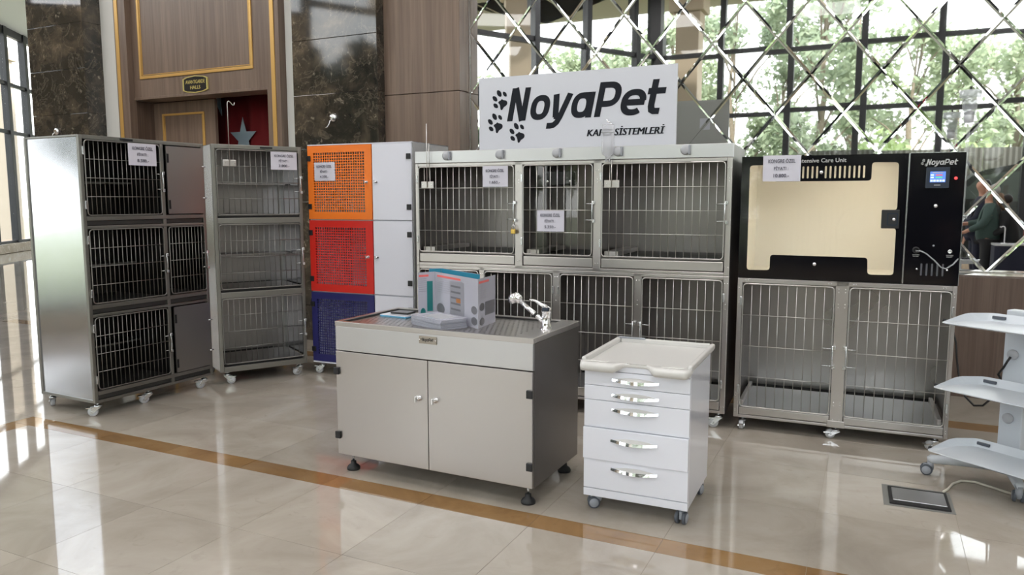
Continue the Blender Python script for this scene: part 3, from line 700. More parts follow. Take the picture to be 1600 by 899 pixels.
part('maker_plate', MB().cbox(0.30, -0.004, 1.912, 0.40, 0.001, 1.928, 0.002), M['black'], A)
for x, y, a in ((0.05,0.05,-0.9),(w-0.05,0.05,-0.4),(0.05,d-0.05,-2.0),(w-0.05,d-0.05,0.5),(0.45,0.05,-0.3)): castor(A, x, y, 0.101, a)
price_sign(AL, AR, 0.345, 1.745, 0.225, 0.155, '8.580.-', 'price sheet on the top door of the cage tower at far left')

# ------------------------------------------------------------------ three tier steel cage
BL, BR = (-4.740, 4.424, 0), 1.038
w, d, zb, zt = 0.718, 0.60, 0.104, 1.940
B = thing('cage_tower', 'narrow steel cage tower with three wire doors beside the orange locker', 'cage', BL, BR)
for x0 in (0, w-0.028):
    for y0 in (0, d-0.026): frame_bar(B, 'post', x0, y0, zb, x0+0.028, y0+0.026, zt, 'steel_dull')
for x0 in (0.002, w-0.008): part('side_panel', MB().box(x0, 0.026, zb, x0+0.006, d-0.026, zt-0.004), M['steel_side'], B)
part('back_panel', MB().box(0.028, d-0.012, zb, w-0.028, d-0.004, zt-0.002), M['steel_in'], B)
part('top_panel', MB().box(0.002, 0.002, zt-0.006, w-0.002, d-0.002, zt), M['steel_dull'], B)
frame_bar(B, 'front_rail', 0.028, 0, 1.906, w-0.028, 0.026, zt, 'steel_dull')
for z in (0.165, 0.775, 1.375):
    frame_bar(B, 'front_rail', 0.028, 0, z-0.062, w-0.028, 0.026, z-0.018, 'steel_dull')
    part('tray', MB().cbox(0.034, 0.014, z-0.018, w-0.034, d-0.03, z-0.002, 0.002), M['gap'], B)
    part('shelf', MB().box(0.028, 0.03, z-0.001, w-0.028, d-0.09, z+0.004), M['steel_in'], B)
    part('gap_shade_strip', MB().box(0.04, d-0.085, z+0.0, w-0.12, d-0.014, z+0.004), M['gap'], B)  # black strip, its colour stands in for the shaded gap at the back
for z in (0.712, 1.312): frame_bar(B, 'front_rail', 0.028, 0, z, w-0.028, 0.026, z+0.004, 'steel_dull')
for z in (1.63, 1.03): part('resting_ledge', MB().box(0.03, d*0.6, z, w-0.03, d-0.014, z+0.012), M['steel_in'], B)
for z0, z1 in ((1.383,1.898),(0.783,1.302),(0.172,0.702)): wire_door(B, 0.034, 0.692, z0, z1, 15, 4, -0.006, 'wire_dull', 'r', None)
part('maker_plate', MB().cbox(0.38, -0.004, 1.915, 0.48, 0.001, 1.930, 0.002), M['black'], B)
for x, y, a in ((0.06,0.05,2.6),(w-0.05,0.05,0.2),(0.05,d-0.05,-2.0),(w-0.05,d-0.05,0.5)): castor(B, x, y, 0.104, a)
price_sign(BL, BR, 0.458, 1.748, 0.215, 0.145, '3.800.-', 'price sheet on the narrow three door cage tower')
def drip_rod(loc, rz, x, z_plate, z_top, label, hook=True, double=False):
    t = thing('drip_rod', label, 'rod', loc, rz, 'clip-on drip rods')
    part('clamp_plate', MB().cbox(x-0.052, -0.020, z_plate-0.026, x+0.052, -0.013, z_plate+0.026, 0.008), M['steel'], t)
    rivets(t, [(x-0.036, z_plate), (x+0.036, z_plate)], -0.020)
    pts = [(x,-0.024,z_plate-0.02),(x,-0.024,z_top-0.03)]
    if hook: pts += [(x+0.002,-0.024,z_top-0.008),(x+0.012,-0.024,z_top),(x+0.026,-0.024,z_top-0.012),(x+0.040,-0.024,z_top-0.030),(x+0.052,-0.024,z_top-0.028),(x+0.056,-0.024,z_top-0.008)]
    part('rod', MB().tube(pts, 0.0032, 8), M['wire'], t)
    if double: part('rod', MB().tube([(x+0.018,-0.024,z_plate+0.05),(x+0.018,-0.024,z_top-0.17)], 0.0025, 8), M['wire'], t)
    return t
drip_rod(BL, BR, 0.132, 1.792, 2.275, 'thin hooked drip rod clipped on the narrow cage tower')

# ------------------------------------------------------------------ coloured locker
CLc, CR = (-4.350, 5.092, 0), 0.032
w, d, zb, zt = 1.019, 0.60, 0.105, 1.960
C = thing('locker', 'locker with orange, red and navy perforated doors and white doors', 'locker', CLc, CR)
part('side_panel', MB().box(0, 0.018, zb, 0.016, d, zt), M['cabinet_white'], C)
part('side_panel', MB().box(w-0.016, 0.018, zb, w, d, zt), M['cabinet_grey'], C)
part('back_panel', MB().box(0.016, d-0.012, zb, w-0.016, d-0.002, zt), M['cabinet_white'], C)
part('top_panel', MB().box(0.0, 0.0, zt-0.008, w, d, zt), M['cabinet_white'], C)
part('bottom_panel', MB().box(0, 0.0, zb, w, d, zb+0.012), M['cabinet_white'], C)
part('divider', MB().box(0.637, 0.02, zb+0.012, 0.647, d-0.012, zt-0.01), M['cabinet_white'], C)
for z in (0.722, 1.334): part('shelf', MB().box(0.016, 0.02, z-0.006, w-0.016, d-0.012, z+0.004), M['cabinet_white'], C)
part('resting_ledge', MB().box(0.2, 0.28, 1.02, 0.637, d-0.012, 1.03), M['cabinet_white'], C)
def perforated(x0, x1, z0, z1, hx0, hx1, hz0, hz1, nx, nz):
    mb = MB(); y0, y1 = -0.001, 0.016
    for a in ((x0,z0,x1,hz0),(x0,hz1,x1,z1),(x0,hz0,hx0,hz1),(hx1,hz0,x1,hz1)): mb.box(a[0], y0, a[1], a[2], y1, a[3])
    px, pz = (hx1-hx0)/nx, (hz1-hz0)/nz; bw = 0.34
    for i in range(1, nx): x = hx0 + i*px; mb.box(x-px*bw/2, 0.001, hz0, x+px*bw/2, 0.0025, hz1)
    for k in range(1, nz): z = hz0 + k*pz; mb.box(hx0, 0.0005, z-pz*bw/2, hx1, 0.0030, z+pz*bw/2)
    return mb
def knob_lock(parent, x, y, z, s=1.0):
    kn = part('lock', MB().lathe([(0.016*s,0),(0.016*s,-0.006),(0.010*s,-0.010),(0.009*s,-0.026),(0.002,-0.028)], 16, (x,y,z), 'y'), M['chrome'], parent)
    part('key_wing', MB().cbox(x-0.004*s, y-0.040*s, z-0.016*s, x+0.004*s, y-0.024*s, z+0.016*s, 0.002), M['chrome'], kn)
for (z0, z1), m in (((1.340,1.950),'orange'), ((0.728,1.330),'red'), ((0.118,0.718),'blue')):
    dr = part('door', perforated(0.0, 0.636, z0, z1, 0.058, 0.568, z0+0.062, z1-0.058, 22, 22), M[m], C); dr['label'] = {'orange':'orange perforated door','red':'red perforated door','blue':'navy perforated door'}[m]
    knob_lock(dr, 0.588, -0.001, z0+0.305)
    for zz in (z0+0.105, z1-0.105): part('hinge', MB().cbox(-0.006, -0.012, zz-0.022, 0.034, -0.0012, zz+0.022, 0.003), M['black'], dr)
    wd = part('door', MB().cbox(0.645, -0.001, z0, w-0.006, 0.016, z1, 0.002), M['cabinet_white'], C); wd['label'] = 'plain white door'
    knob_lock(wd, 0.681, -0.001, z0+0.305)
    for zz in (z0+0.105, z1-0.105): part('hinge', MB().cbox(w-0.050, -0.012, zz-0.022, w-0.010, -0.0012, zz+0.022, 0.003), M['black'], wd)
for x, y, a in ((0.06,0.05,0.2),(w-0.06,0.05,2.0),(0.06,d-0.05,1.0),(w-0.06,d-0.05,0.5)): castor(C, x, y, 0.105, a)
price_sign(CLc, CR, 0.070, 1.660, 0.210, 0.152, '4.250.-', 'price sheet on the orange perforated locker door', -0.004)

# ------------------------------------------------------------------ double cage bank in the middle
DL, DR_ = (-3.123, 4.846, 0), 0.052
w, d = 2.288, 0.70
def bank_shell(t, w, d, zb, zt, posts, side='steel_in', back='steel_in', rivet=True, top=True):
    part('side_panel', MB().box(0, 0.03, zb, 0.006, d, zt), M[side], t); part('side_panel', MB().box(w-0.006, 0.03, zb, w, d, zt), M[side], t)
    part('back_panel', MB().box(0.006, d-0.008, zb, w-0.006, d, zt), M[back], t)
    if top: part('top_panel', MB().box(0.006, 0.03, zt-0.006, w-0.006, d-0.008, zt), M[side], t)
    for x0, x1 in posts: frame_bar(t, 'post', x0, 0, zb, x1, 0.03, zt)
D1 = thing('cage_bank', 'lower steel cage bank with four wire doors behind the sink cabinet', 'cage', DL, DR_)
zb, zt = 0.106, 1.013
posts = [(0,0.026),(0.520,0.562),(1.090,1.142),(1.670,1.722),(2.254,w)]
bank_shell(D1, w, d, zb, zt, posts)
frame_bar(D1, 'front_rail', 0.026, 0, 0.990, w-0.034, 0.03, zt); frame_bar(D1, 'front_rail', 0.026, 0, zb, w-0.034, 0.03, 0.124)
part('floor_panel', MB().box(0.006, 0.03, 0.150, w-0.006, d-0.10, 0.156), M['steel_tray'], D1)
part('gap_shade_strip', MB().box(0.006, d-0.10, 0.150, w-0.006, d-0.008, 0.152), M['gap'], D1)  # black strip painted as the shade in the rear floor gap
for k, (a, b) in enumerate(((0.030,0.514),(0.568,1.084),(1.149,1.664),(1.729,2.247))):
    wire_door(D1, a, b, 0.192, 0.984, 10, 4, -0.006, 'wire', 'r' if k % 2 == 0 else 'l', 'l' if k % 2 == 0 else 'r', 0.42)
    part('tray', MB().cbox(a-0.002, 0.004, 0.128, b+0.002, 0.028, 0.184, 0.004), M['steel'], D1)
for x0, x1 in posts[1:4]: part('divider', MB().box((x0+x1)/2-0.003, 0.03, 0.156, (x0+x1)/2+0.003, d-0.01, zt-0.01), M['steel_in'], D1)
for x0, x1 in posts: rivets(D1, [((x0+x1)/2-0.009, 0.965),((x0+x1)/2+0.009, 0.965),((x0+x1)/2-0.009, 0.15),((x0+x1)/2+0.009, 0.15),((x0+x1)/2, 0.80),((x0+x1)/2, 0.83)], 0.0)
for x, y, a in ((0.06,0.05,0.3),(w/2,0.05,0.8),(w-0.045,0.05,0.15),(0.06,d-0.06,1.0),(w-0.06,d-0.06,0.5)): castor(D1, x, y, 0.106, a)
D2 = thing('cage_bank', 'upper steel cage bank with three wire doors under the big sign', 'cage', DL, DR_)
zb, zt = 1.0135, 1.857
posts = [(0,0.024),(0.803,0.861),(1.379,1.435),(2.254,w)]
bank_shell(D2, w, d, zb, 1.768, posts, top=False)
part('top_rail', MB().cbox(0.0, -0.004, 1.770, w+0.004, 0.026, zt, 0.003), M['steel_tray'], D2)
part('top_panel', MB().box(0.0, 0.026, 1.846, w, d, 1.856), M['steel_in'], D2)
part('side_panel', MB().box(w-0.006, 0.026, 1.768, w, d, 1.846), M['steel_in'], D2); part('side_panel', MB().box(0, 0.026, 1.768, 0.006, d, 1.846), M['steel_in'], D2); part('back_panel', MB().box(0.006, d-0.008, 1.768, w-0.006, d, 1.846), M['steel_in'], D2)
for k, x in enumerate((0.269, 0.693, 1.119, 1.551, 1.994)):
    kn = part('knob', MB().lathe([(0.031,0),(0.032,-0.016),(0.026,-0.026),(0.012,-0.030),(0.001,-0.030)], 18, (x,-0.004,1.820), 'y'), M['socket_grey'], D2)
    part('flap', MB().cbox(x+0.020, -0.032, 1.79, x+0.030, -0.006, 1.852, 0.003), M['castor_grey'], kn)
frame_bar(D2, 'front_rail', 0.024, 0, 1.746, w-0.034, 0.03, 1.768)
frame_bar(D2, 'front_rail', 0.024, 0, zb, w-0.034, 0.03, 1.036)
part('floor_panel', MB().box(0.006, 0.03, 1.108, w-0.006, d-0.008, 1.114), M['steel_in'], D2)
for x in (0.832, 1.407): part('divider', MB().box(x-0.003, 0.03, 1.11, x+0.003, d-0.01, 1.765), M['steel_in'], D2)
for k, (a, b, nv, la) in enumerate(((0.031,0.795,16,'r'),(0.869,1.372,10,'r'),(1.443,2.246,16,'r'))):
    wire_door(D2, a, b, 1.120, 1.742, nv, 4, -0.006, 'wire', la, 'l', 0.30)
    part('tray', MB().cbox(a-0.003, 0.002, 1.040, b+0.003, 0.028, 1.104, 0.004), M['steel'], D2)
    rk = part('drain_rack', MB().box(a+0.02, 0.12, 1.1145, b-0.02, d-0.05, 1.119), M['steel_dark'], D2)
    part('side_ledge', MB().box(a+0.005, 0.05, 1.115, a+0.10, d-0.05, 1.150), M['steel'], D2)
for x0, x1 in posts: rivets(D2, [((x0+x1)/2-0.009, 1.70),((x0+x1)/2+0.009, 1.70),((x0+x1)/2-0.009, 1.07),((x0+x1)/2+0.009, 1.07),((x0+x1)/2, 1.62),((x0+x1)/2, 1.64)], 0.0)
# clear oxygen cover and black blower in the middle compartment
ox = part('oxygen_cover', MB().plate([rrect(0.875,1.126,1.366,1.736,0.02)], 0.003, 0.006), M['acrylic'], D2)
bl = part('blower_box', MB().cbox(1.03, 0.02, 1.60, 1.22, 0.10, 1.70, 0.008), M['black'], D2)
for x in (1.042, 1.208): part('screw', MB().lathe([(0.010,0),(0.009,-0.006),(0.002,-0.008)], 12, (x,0.02,1.628), 'y'), M['chrome'], bl)
price_sign(DL, DR_, 0.562, 1.594, 0.196, 0.146, '1.650.-', 'price sheet on the wide left door of the upper cage bank')
price_sign(DL, DR_, 0.979, 1.283, 0.200, 0.145, '5.350.-', 'price sheet on the middle door of the upper cage bank')
drip_rod(DL, DR_, 0.112, 1.611, 2.085, 'straight thin drip rods clipped at the upper cage bank left door', False, True)
dr = drip_rod(DL, DR_, 1.511, 1.607, 1.80, 'short drip rod clamp below the clear drip bag', False)
pl_ = thing('padlock', 'small brass padlock hanging on the upper cage door', 'padlock', DL, DR_)
part('body', MB().cbox(0.787, -0.040, 1.262, 0.821, -0.026, 1.294, 0.004), M['brass'], pl_)
part('shackle', MB().tube([(0.794,-0.033,1.294),(0.794,-0.033,1.315),(0.799,-0.033,1.324),(0.809,-0.033,1.324),(0.814,-0.033,1.315),(0.814,-0.033,1.294)], 0.0032, 8), M['chrome'], pl_)
bag = thing('drip_bag', 'clear plastic drip bag hanging in front of the sign lettering', 'bag', DL, DR_)
prof = [(1.772,0.016),(1.79,0.020),(1.805,0.040),(1.83,0.046),(1.90,0.043),(1.945,0.044),(1.955,0.043),(2.0,0.040)]
mb = MB(); vs_ = []; fs = []; n_ = 14
for z, hw in prof:
    for k in range(n_):
        a = 2*math.pi*k/n_; th_ = 0.016 if z < 1.945 else 0.003
        vs_.append((1.485+hw*math.cos(a), -0.03+th_*math.sin(a), z))
for i in range(len(prof)-1):
    for k in range(n_): fs.append((i*n_+k, i*n_+(k+1)%n_, (i+1)*n_+(k+1)%n_, (i+1)*n_+k))
fs += [tuple(range(n_)), tuple((len(prof)-1)*n_+k for k in range(n_))]
part('pouch', mb.add(vs_, fs, True), M['bag'], bag)
part('seam', MB().cbox(1.440,-0.036,1.945,1.530,-0.024,1.951,0.002), M['socket_grey'], bag)
part('hook', MB().tube([(1.507,-0.024,1.79),(1.507,-0.024,1.99),(1.50,-0.024,2.01),(1.488,-0.024,2.012),(1.477,-0.024,2.02),(1.474,-0.024,2.036)], 0.003, 8), M['chrome'], bag)
part('ports', MB().cyl((1.473,-0.03,1.772),(1.473,-0.03,1.755),0.006,10).cyl((1.497,-0.03,1.772),(1.497,-0.03,1.752),0.006,10), M['socket_grey'], bag)

# ------------------------------------------------------------------ sign board
SX0, SX1, SY, SZ0, SZ1 = -2.966, -1.348, 5.57, 1.862, 2.478
S = thing('sign_board', 'big white sign board with black lettering and paw prints', 'sign', (0, SY, 0))
part('board', MB().box(SX0, 0, SZ0, SX1, 0.012, SZ1), M['sign'], S)
part('back_sheet', MB().box(SX0, 0.0122, SZ0, SX1, 0.016, SZ1), M['sign_back'], S)
part('back_label', MB().box(-1.62, 0.0162, 2.18, -1.53, 0.0175, 2.30), M['sign'], S)
def sp(px, py):  # sign fractions -> board position
    return SX0 + (SX1-SX0)*px, SZ1 - (SZ1-SZ0)*py
PAD = [(-0.5,0.12),(-0.38,0.30),(-0.12,0.38),(0.02,0.58),(0.18,0.42),(0.42,0.38),(0.66,0.30),(0.78,0.08),(0.72,-0.16),(0.50,-0.34),(0.28,-0.42),(0.10,-0.72),(-0.02,-0.80),(-0.16,-0.70),(-0.20,-0.40),(-0.26,-0.10)]
def leafshape(cx, cz, a, b, ang):
    pts = []
    for k in range(12):
        t = 2*math.pi*k/12; x = a*math.copysign(abs(math.cos(t))**1.25, math.cos(t)); z = b*math.sin(t); pts.append((cx+x*math.cos(ang)-z*math.sin(ang), cz+x*math.sin(ang)+z*math.cos(ang)))
    return pts
def paw(parent, cx, cz, s, mat, y):
    mb = MB(); mb.plate([[(cx+x*s, cz+z*s) for x, z in round_poly(PAD, 0.2, 2)]], y-0.001, y)
    for lx, lz, a, b, an in ((-0.92,0.62,0.42,0.26,-0.8),(-0.34,1.22,0.46,0.28,-1.0),(0.42,1.10,0.36,0.22,-0.9),(-0.82,-0.22,0.38,0.25,-0.7)):
        mb.plate([leafshape(cx+lx*s, cz+lz*s, a*s, b*s, an)], y-0.001, y)
    o = part('paw_print', mb, mat, parent); return o
def ribbon(pts, hw, closed=False):
    """flat thick stroke as quads with mitred joints, in (x,z)"""
    n = len(pts); P_ = [Vector(p) for p in pts]; L_, R_ = [], []
    for i in range(n):
        a = P_[i-1] if (i > 0 or closed) else None; b = P_[(i+1) % n] if (i < n-1 or closed) else None
        d0 = (P_[i]-a).normalized() if a is not None else None; d1 = (b-P_[i]).normalized() if b is not None else None
        if d0 is None: d0 = d1
        if d1 is None: d1 = d0
        n0 = Vector((-d0.y, d0.x)); n1 = Vector((-d1.y, d1.x)); m = (n0+n1); m = m.normalized() if m.length > 1e-6 else n0
        k = hw/max(0.45, m.dot(n1)); L_.append(P_[i]+m*k); R_.append(P_[i]-m*k)
    q = []
    for i in range(n if closed else n-1):
        j = (i+1) % n; q.append([L_[i], L_[j], R_[j], R_[i]])
    return q
def ell(cx, cz, rx, rz, a0, a1, n=22, p=0.82):
    o = []
    for k in range(n+1):
        t = math.radians(a0+(a1-a0)*k/n); c, s_ = math.cos(t), math.sin(t); o.append((cx+rx*math.copysign(abs(c)**p, c), cz+rz*math.copysign(abs(s_)**p, s_)))
    return o
def logo(x0, x1, zbase, cap, y, shear=0.20):
    """bold slanted brand word, cap height 1: N o y a P e t"""
    h = 0.088; st = []; xh = 0.74
    st += [([(0.09,0.0),(0.09,1.0)], 0), ([(0.115,1.0),(0.475,0.0)], 0), ([(0.50,0.0),(0.50,1.0)], 0)]
    st += [(ell(0.985,0.37,0.207,0.285,0,360,32)[:-1], 1)]
    st += [([(1.42,xh),(1.51,0.06)], 0), ([(1.84,xh),(1.64,0.06),(1.57,-0.10),(1.49,-0.175),(1.40,-0.19),(1.28,-0.19)], 0), ([(1.46,0.09),(1.64,0.09)], 0)]
    st += [(ell(2.235,0.37,0.212,0.285,0,360,32)[:-1], 1), ([(2.49,0.0),(2.49,xh)], 0), ([(2.235,0.655),(2.52,0.655)], 0)]
    st += [([(2.75,0.0),(2.75,1.0)], 0), ([(2.70,0.912)]+ell(2.96,0.64,0.275,0.272,90,-90,14)+[(2.70,0.368)], 0)]
    st += [(ell(3.71,0.37,0.258,0.285,4,312,30), 0), ([(3.44,0.37),(4.02,0.37)], 0)]
    st += [([(4.22,0.98),(4.22,0.24),(4.25,0.13),(4.32,0.09),(4.47,0.088)], 0), ([(4.06,0.655),(4.54,0.655)], 0)]
    mb = MB(); k = (x1-x0)/4.54
    for si, (pts, cl_) in enumerate(st):
        for q in ribbon(pts, h, bool(cl_)):
            mb.add([(x0 + p.x*k + p.y*cap*shear, y - 0.0002*cap*si, zbase+p.y*cap) for p in q], [(0,1,2,3)])
    return mb
for x, z in ((-2.755, 2.265), (-2.797, 2.084), (-2.603, 2.001)): paw(S, x-0.006, z+0.004, 0.066, M['sign_ink'], -0.0005)
part('lettering', logo(-2.715, -1.462, 2.126, 0.256, -0.0012), M['sign_ink'], S)
part('lettering', thicken(fit_text('KAFES SİSTEMLERİ', -2.035, -1.435, 1.984, 2.052, shear=0.22), (0.002, 0.004, 0.006)), M['sign_ink'], S, (0,-0.0015,0))

# ------------------------------------------------------------------ right cage and black intensive care unit
EL, ER = (-0.793, 5.030, 0), 0.032
w, d, zb, zt = 1.235, 0.72, 0.082, 1.0015
E1 = thing('cage_bank', 'steel cage with two wide wire doors under the black care unit', 'cage', EL, ER)
posts = [(0,0.030),(0.584,0.660),(1.212,w)]
bank_shell(E1, w, d, zb, zt, posts, back='steel_back')
frame_bar(E1, 'front_rail', 0.030, 0, 0.972, w-0.023, 0.03, zt); frame_bar(E1, 'front_rail', 0.030, 0, zb, w-0.023, 0.03, 0.100)
part('floor_panel', MB().box(0.02, 0.03, 0.150, w-0.02, d-0.11, 0.156), M['steel_tray'], E1)
part('gap_shade_strip', MB().box(0.006, d-0.11, 0.148, w-0.006, d-0.008, 0.152), M['gap'], E1)  # shade of the gap behind the floor, given as a black strip
for a in (0.03, w-0.055): part('side_ledge', MB().cbox(a, 0.04, 0.156, a+0.025, d-0.12, 0.19, 0.003), M['steel'], E1)
for k, (a, b) in enumerate(((0.037,0.577),(0.667,1.208))):
    wire_door(E1, a, b, 0.158, 0.966, 10, 4, -0.006, 'wire', 'r' if k == 0 else 'l', 'l' if k == 0 else 'r', 0.37)
    part('tray', MB().cbox(a-0.004, 0.002, 0.103, b+0.004, 0.028, 0.150, 0.004), M['steel'], E1)
for x in (0.012, 0.603, 0.641, 1.223): rivets(E1, [(x,0.955),(x,0.935),(x,0.86),(x,0.84),(x,0.24),(x,0.22),(x,0.13),(x,0.115)], 0.0)
rivets(E1, [(0.05,0.987),(0.065,0.987),(0.56,0.987),(0.545,0.987),(0.685,0.987),(0.70,0.987),(1.18,0.987),(1.165,0.987)], 0.0)
part('foot_bracket', MB().cbox(0.570, -0.004, 0.080, 0.674, 0.004, 0.125, 0.004), M['steel'], E1)
for x, y, a in ((0.055,0.05,1.5),(0.622,0.05,0.25),(w-0.06,0.05,0.6),(0.06,d-0.06,1.0),(w-0.06,d-0.06,0.5)): castor(E1, x, y, 0.082, a)

U = thing('care_unit', 'black animal care unit with cream lit chamber and control screen', 'care unit', EL, ER)
zb, zt, dv, d = 1.002, 1.773, 0.947, 0.80
for a in ((0, 0.012, zb, 0.012, d, zt), (w-0.010, 0.012, zb, w, d, zt), (dv-0.002, 0.012, zb+0.012, dv+0.010, d, zt-0.012)): part('side_panel', MB().box(*a), M['black_gloss'], U)
part('top_panel', MB().box(0.012, 0.012, zt-0.012, w-0.010, d, zt), M['black_gloss'], U)
part('bottom_panel', MB().box(0.012, 0.012, zb, w-0.010, d, zb+0.012), M['black_gloss'], U)
part('back_panel', MB().box(0.012, d-0.012, zb+0.012, w-0.010, d, zt-0.012), M['black_gloss'], U)
lin = part('chamber_lining', MB().box(0.013, 0.02, zb+0.013, 0.018, d-0.013, zt-0.013).box(dv-0.008, 0.02, zb+0.013, dv-0.003, d-0.013, zt-0.013).box(0.018, d-0.018, zb+0.013, dv-0.008, d-0.013, zt-0.013).box(0.018, 0.02, zb+0.013, dv-0.008, d-0.018, zb+0.018).box(0.018, 0.02, zt-0.018, dv-0.008, d-0.018, zt-0.013), M['cream'], U)
part('chamber_lamp', MB().cbox(0.62, 0.10, zt-0.035, 0.90, 0.16, zt-0.0185, 0.003), M['lamp'], U)
win = round_poly([(0.053,1.055),(0.193,1.058),(0.193,1.156),(0.752,1.154),(0.756,1.052),(0.897,1.054),(0.897,1.334),(0.818,1.334),(0.818,1.441),(0.897,1.441),(0.893,1.721),(0.750,1.724),(0.750,1.615),(0.193,1.615),(0.193,1.718),(0.051,1.717)], 0.020, 4)
slots = []
for k in range(9):
    for s in (-1, 1): c = 0.472 + s*(0.0245 + 0.0265*k); slots.append(rrect(c-0.0055, 1.632, c+0.0055, 1.706, 0.005, 2))
door = part('door', MB().plate([rrect(0.002, zb+0.003, dv-0.004, zt-0.001, 0.012, 3), win] + slots, -0.006, 0.006), M['black_gloss'], U)
part('window_pane', MB().plate([rrect(0.03, 1.03, 0.92, 1.74, 0.01, 2)], 0.0065, 0.010), M['acrylic'], door)
part('lettering', fit_text('Intensive Care Unit', 0.333, 0.609, 1.728, 1.753, bold=0.012), M['silver_ink'], door, (0,-0.007,0))
for x, z in ((0.472,1.668),(0.456,1.105)): part('screw', MB().lathe([(0.012,0),(0.011,-0.005),(0.003,-0.008)], 14, (x,-0.006,z), 'y'), M['chrome'], door)
h_ = part('handle', MB().cbox(0.815, -0.016, 1.332, 0.912, -0.0062, 1.443, 0.006), M['black'], door)
part('handle_recess', MB().plate([rrect(0.846,1.350,0.903,1.424,0.006,2), rrect(0.852,1.356,0.897,1.418,0.004,2)], -0.020, -0.0162), M['slate'], h_)
part('lock', MB().lathe([(0.010,0),(0.009,-0.006),(0.003,-0.008)], 14, (0.882,-0.016,1.386), 'y'), M['chrome'], h_)
pan = part('control_panel', MB().plate([rrect(dv+0.004, zb+0.003, w-0.001, zt-0.001, 0.012, 3), rrect(1.018-0.001,1.0895,1.026,1.0975,0.003,2)] + [rrect(1.037+0.0277*k, 1.057, 1.047+0.0277*k, 1.130, 0.004, 2) for k in range(5)], -0.006, 0.006), M['black_gloss'], U)
part('edge_trim', MB().box(dv-0.0035, -0.007, zb+0.003, dv+0.0035, 0.004, zt-0.001), M['zinc'], U)
part('edge_trim', MB().box(w-0.0008, -0.006, zb+0.003, w+0.002, 0.012, zt), M['zinc'], U); part('edge_trim', MB().box(dv+0.004, -0.006, zt-0.001, w, 0.012, zt+0.002), M['zinc'], U)
part('vent_screen', MB().box(1.02, 0.008, 1.045, 1.175, 0.010, 1.14), M['photo_steel'], pan)
part('lettering', logo(1.035, 1.190, 1.702, 0.033, -0.0066), M['silver_ink'], pan)
for x, z in ((1.022,1.727),(1.016,1.709),(1.036,1.700)): paw(pan, x, z-0.001, 0.0070, M['silver_ink'], -0.0065)
sc0 = part('screen', MB().cbox(1.036,-0.014,1.568,1.157,-0.0062,1.689,0.004), M['slate'], pan)
part('display', MB().box(1.057,-0.0155,1.602,1.136,-0.0142,1.664), M['screen'], sc0)
for k in range(5): part('display_icon', MB().box(1.060+0.0152*k,-0.0165,1.606,1.0715+0.0152*k,-0.0157,1.617), M['screen_bar'], sc0)
for z, m in ((1.640,'screen_red'),(1.626,'screen_green')):
    part('display_icon', MB().box(1.060,-0.0165,z,1.076,-0.0157,z+0.008), M['screen_bar'], sc0); part('display_value', MB().box(1.086,-0.0165,z,1.120,-0.0157,z+0.007), M[m], sc0)
part('display_title', MB().box(1.068,-0.0165,1.655,1.124,-0.0157,1.660), M['silver_ink'], sc0)
part('lettering', MB().box(1.080,-0.0150,1.584,1.112,-0.0142,1.588), M['silver_ink'], sc0)
part('indicator_lamp', MB().lathe([(0.009,0),(0.008,-0.006),(0.002,-0.009)], 14, (1.189,-0.006,1.625), 'y'), M['red_led'], pan)
part('key_lock', MB().lathe([(0.012,0),(0.011,-0.006),(0.003,-0.010)], 14, (1.096,-0.006,1.466), 'y'), M['chrome'], pan)
part('screw', MB().lathe([(0.006,0),(0.005,-0.003),(0.001,-0.004)], 10, (1.098,-0.006,1.235), 'y'), M['castor_grey'], pan)
part('probe_port', MB().lathe([(0.020,0),(0.020,-0.010),(0.013,-0.014),(0.013,-0.004)], 18, (1.009,-0.006,1.207), 'y'), M['black'], pan)
part('oxygen_port', MB().lathe([(0.012,0),(0.012,-0.006),(0.007,-0.009),(0.006,-0.002)], 16, (1.183,-0.006,1.203), 'y'), M['chrome'], pan)
for x, z in ((1.018,1.096),(1.175,1.094)): part('screw', MB().lathe([(0.006,0),(0.005,-0.003),(0.001,-0.004)], 10, (x,-0.006,z), 'y'), M['chrome'], pan)
for x, a, b in ((1.009,'OXYGEN','PROBE'),(1.183,'OXYGEN','INLET')):
    part('lettering', fit_text(a, x-0.018, x+0.018, 1.181, 1.187, bold=0.01), M['silver_ink'], pan, (0,-0.007,-0.004)); part('lettering', fit_text(b, x-0.015, x+0.015, 1.172, 1.178, bold=0.01), M['silver_ink'], pan, (0,-0.007,-0.004))
price_sign(EL, ER, 0.131, 1.616, 0.222, 0.160, '10.800.-', 'price sheet on the door of the black care unit', -0.010)
tb = part('clear_tube', MB().tube([(1.009,-0.02,1.204),(1.03,-0.035,1.205),(1.06,-0.04,1.19),(1.10,-0.04,1.155),(1.14,-0.04,1.112),(1.165,-0.04,1.105),(1.20,-0.03,1.13),(1.225,-0.01,1.16),(1.25,0.1,1.20),(1.262,0.35,1.26),(1.268,0.6,1.40),(1.275,0.80,1.58),(1.268,0.88,1.78),(1.275,0.89,1.98)], 0.004, 8), M['clear'], U)

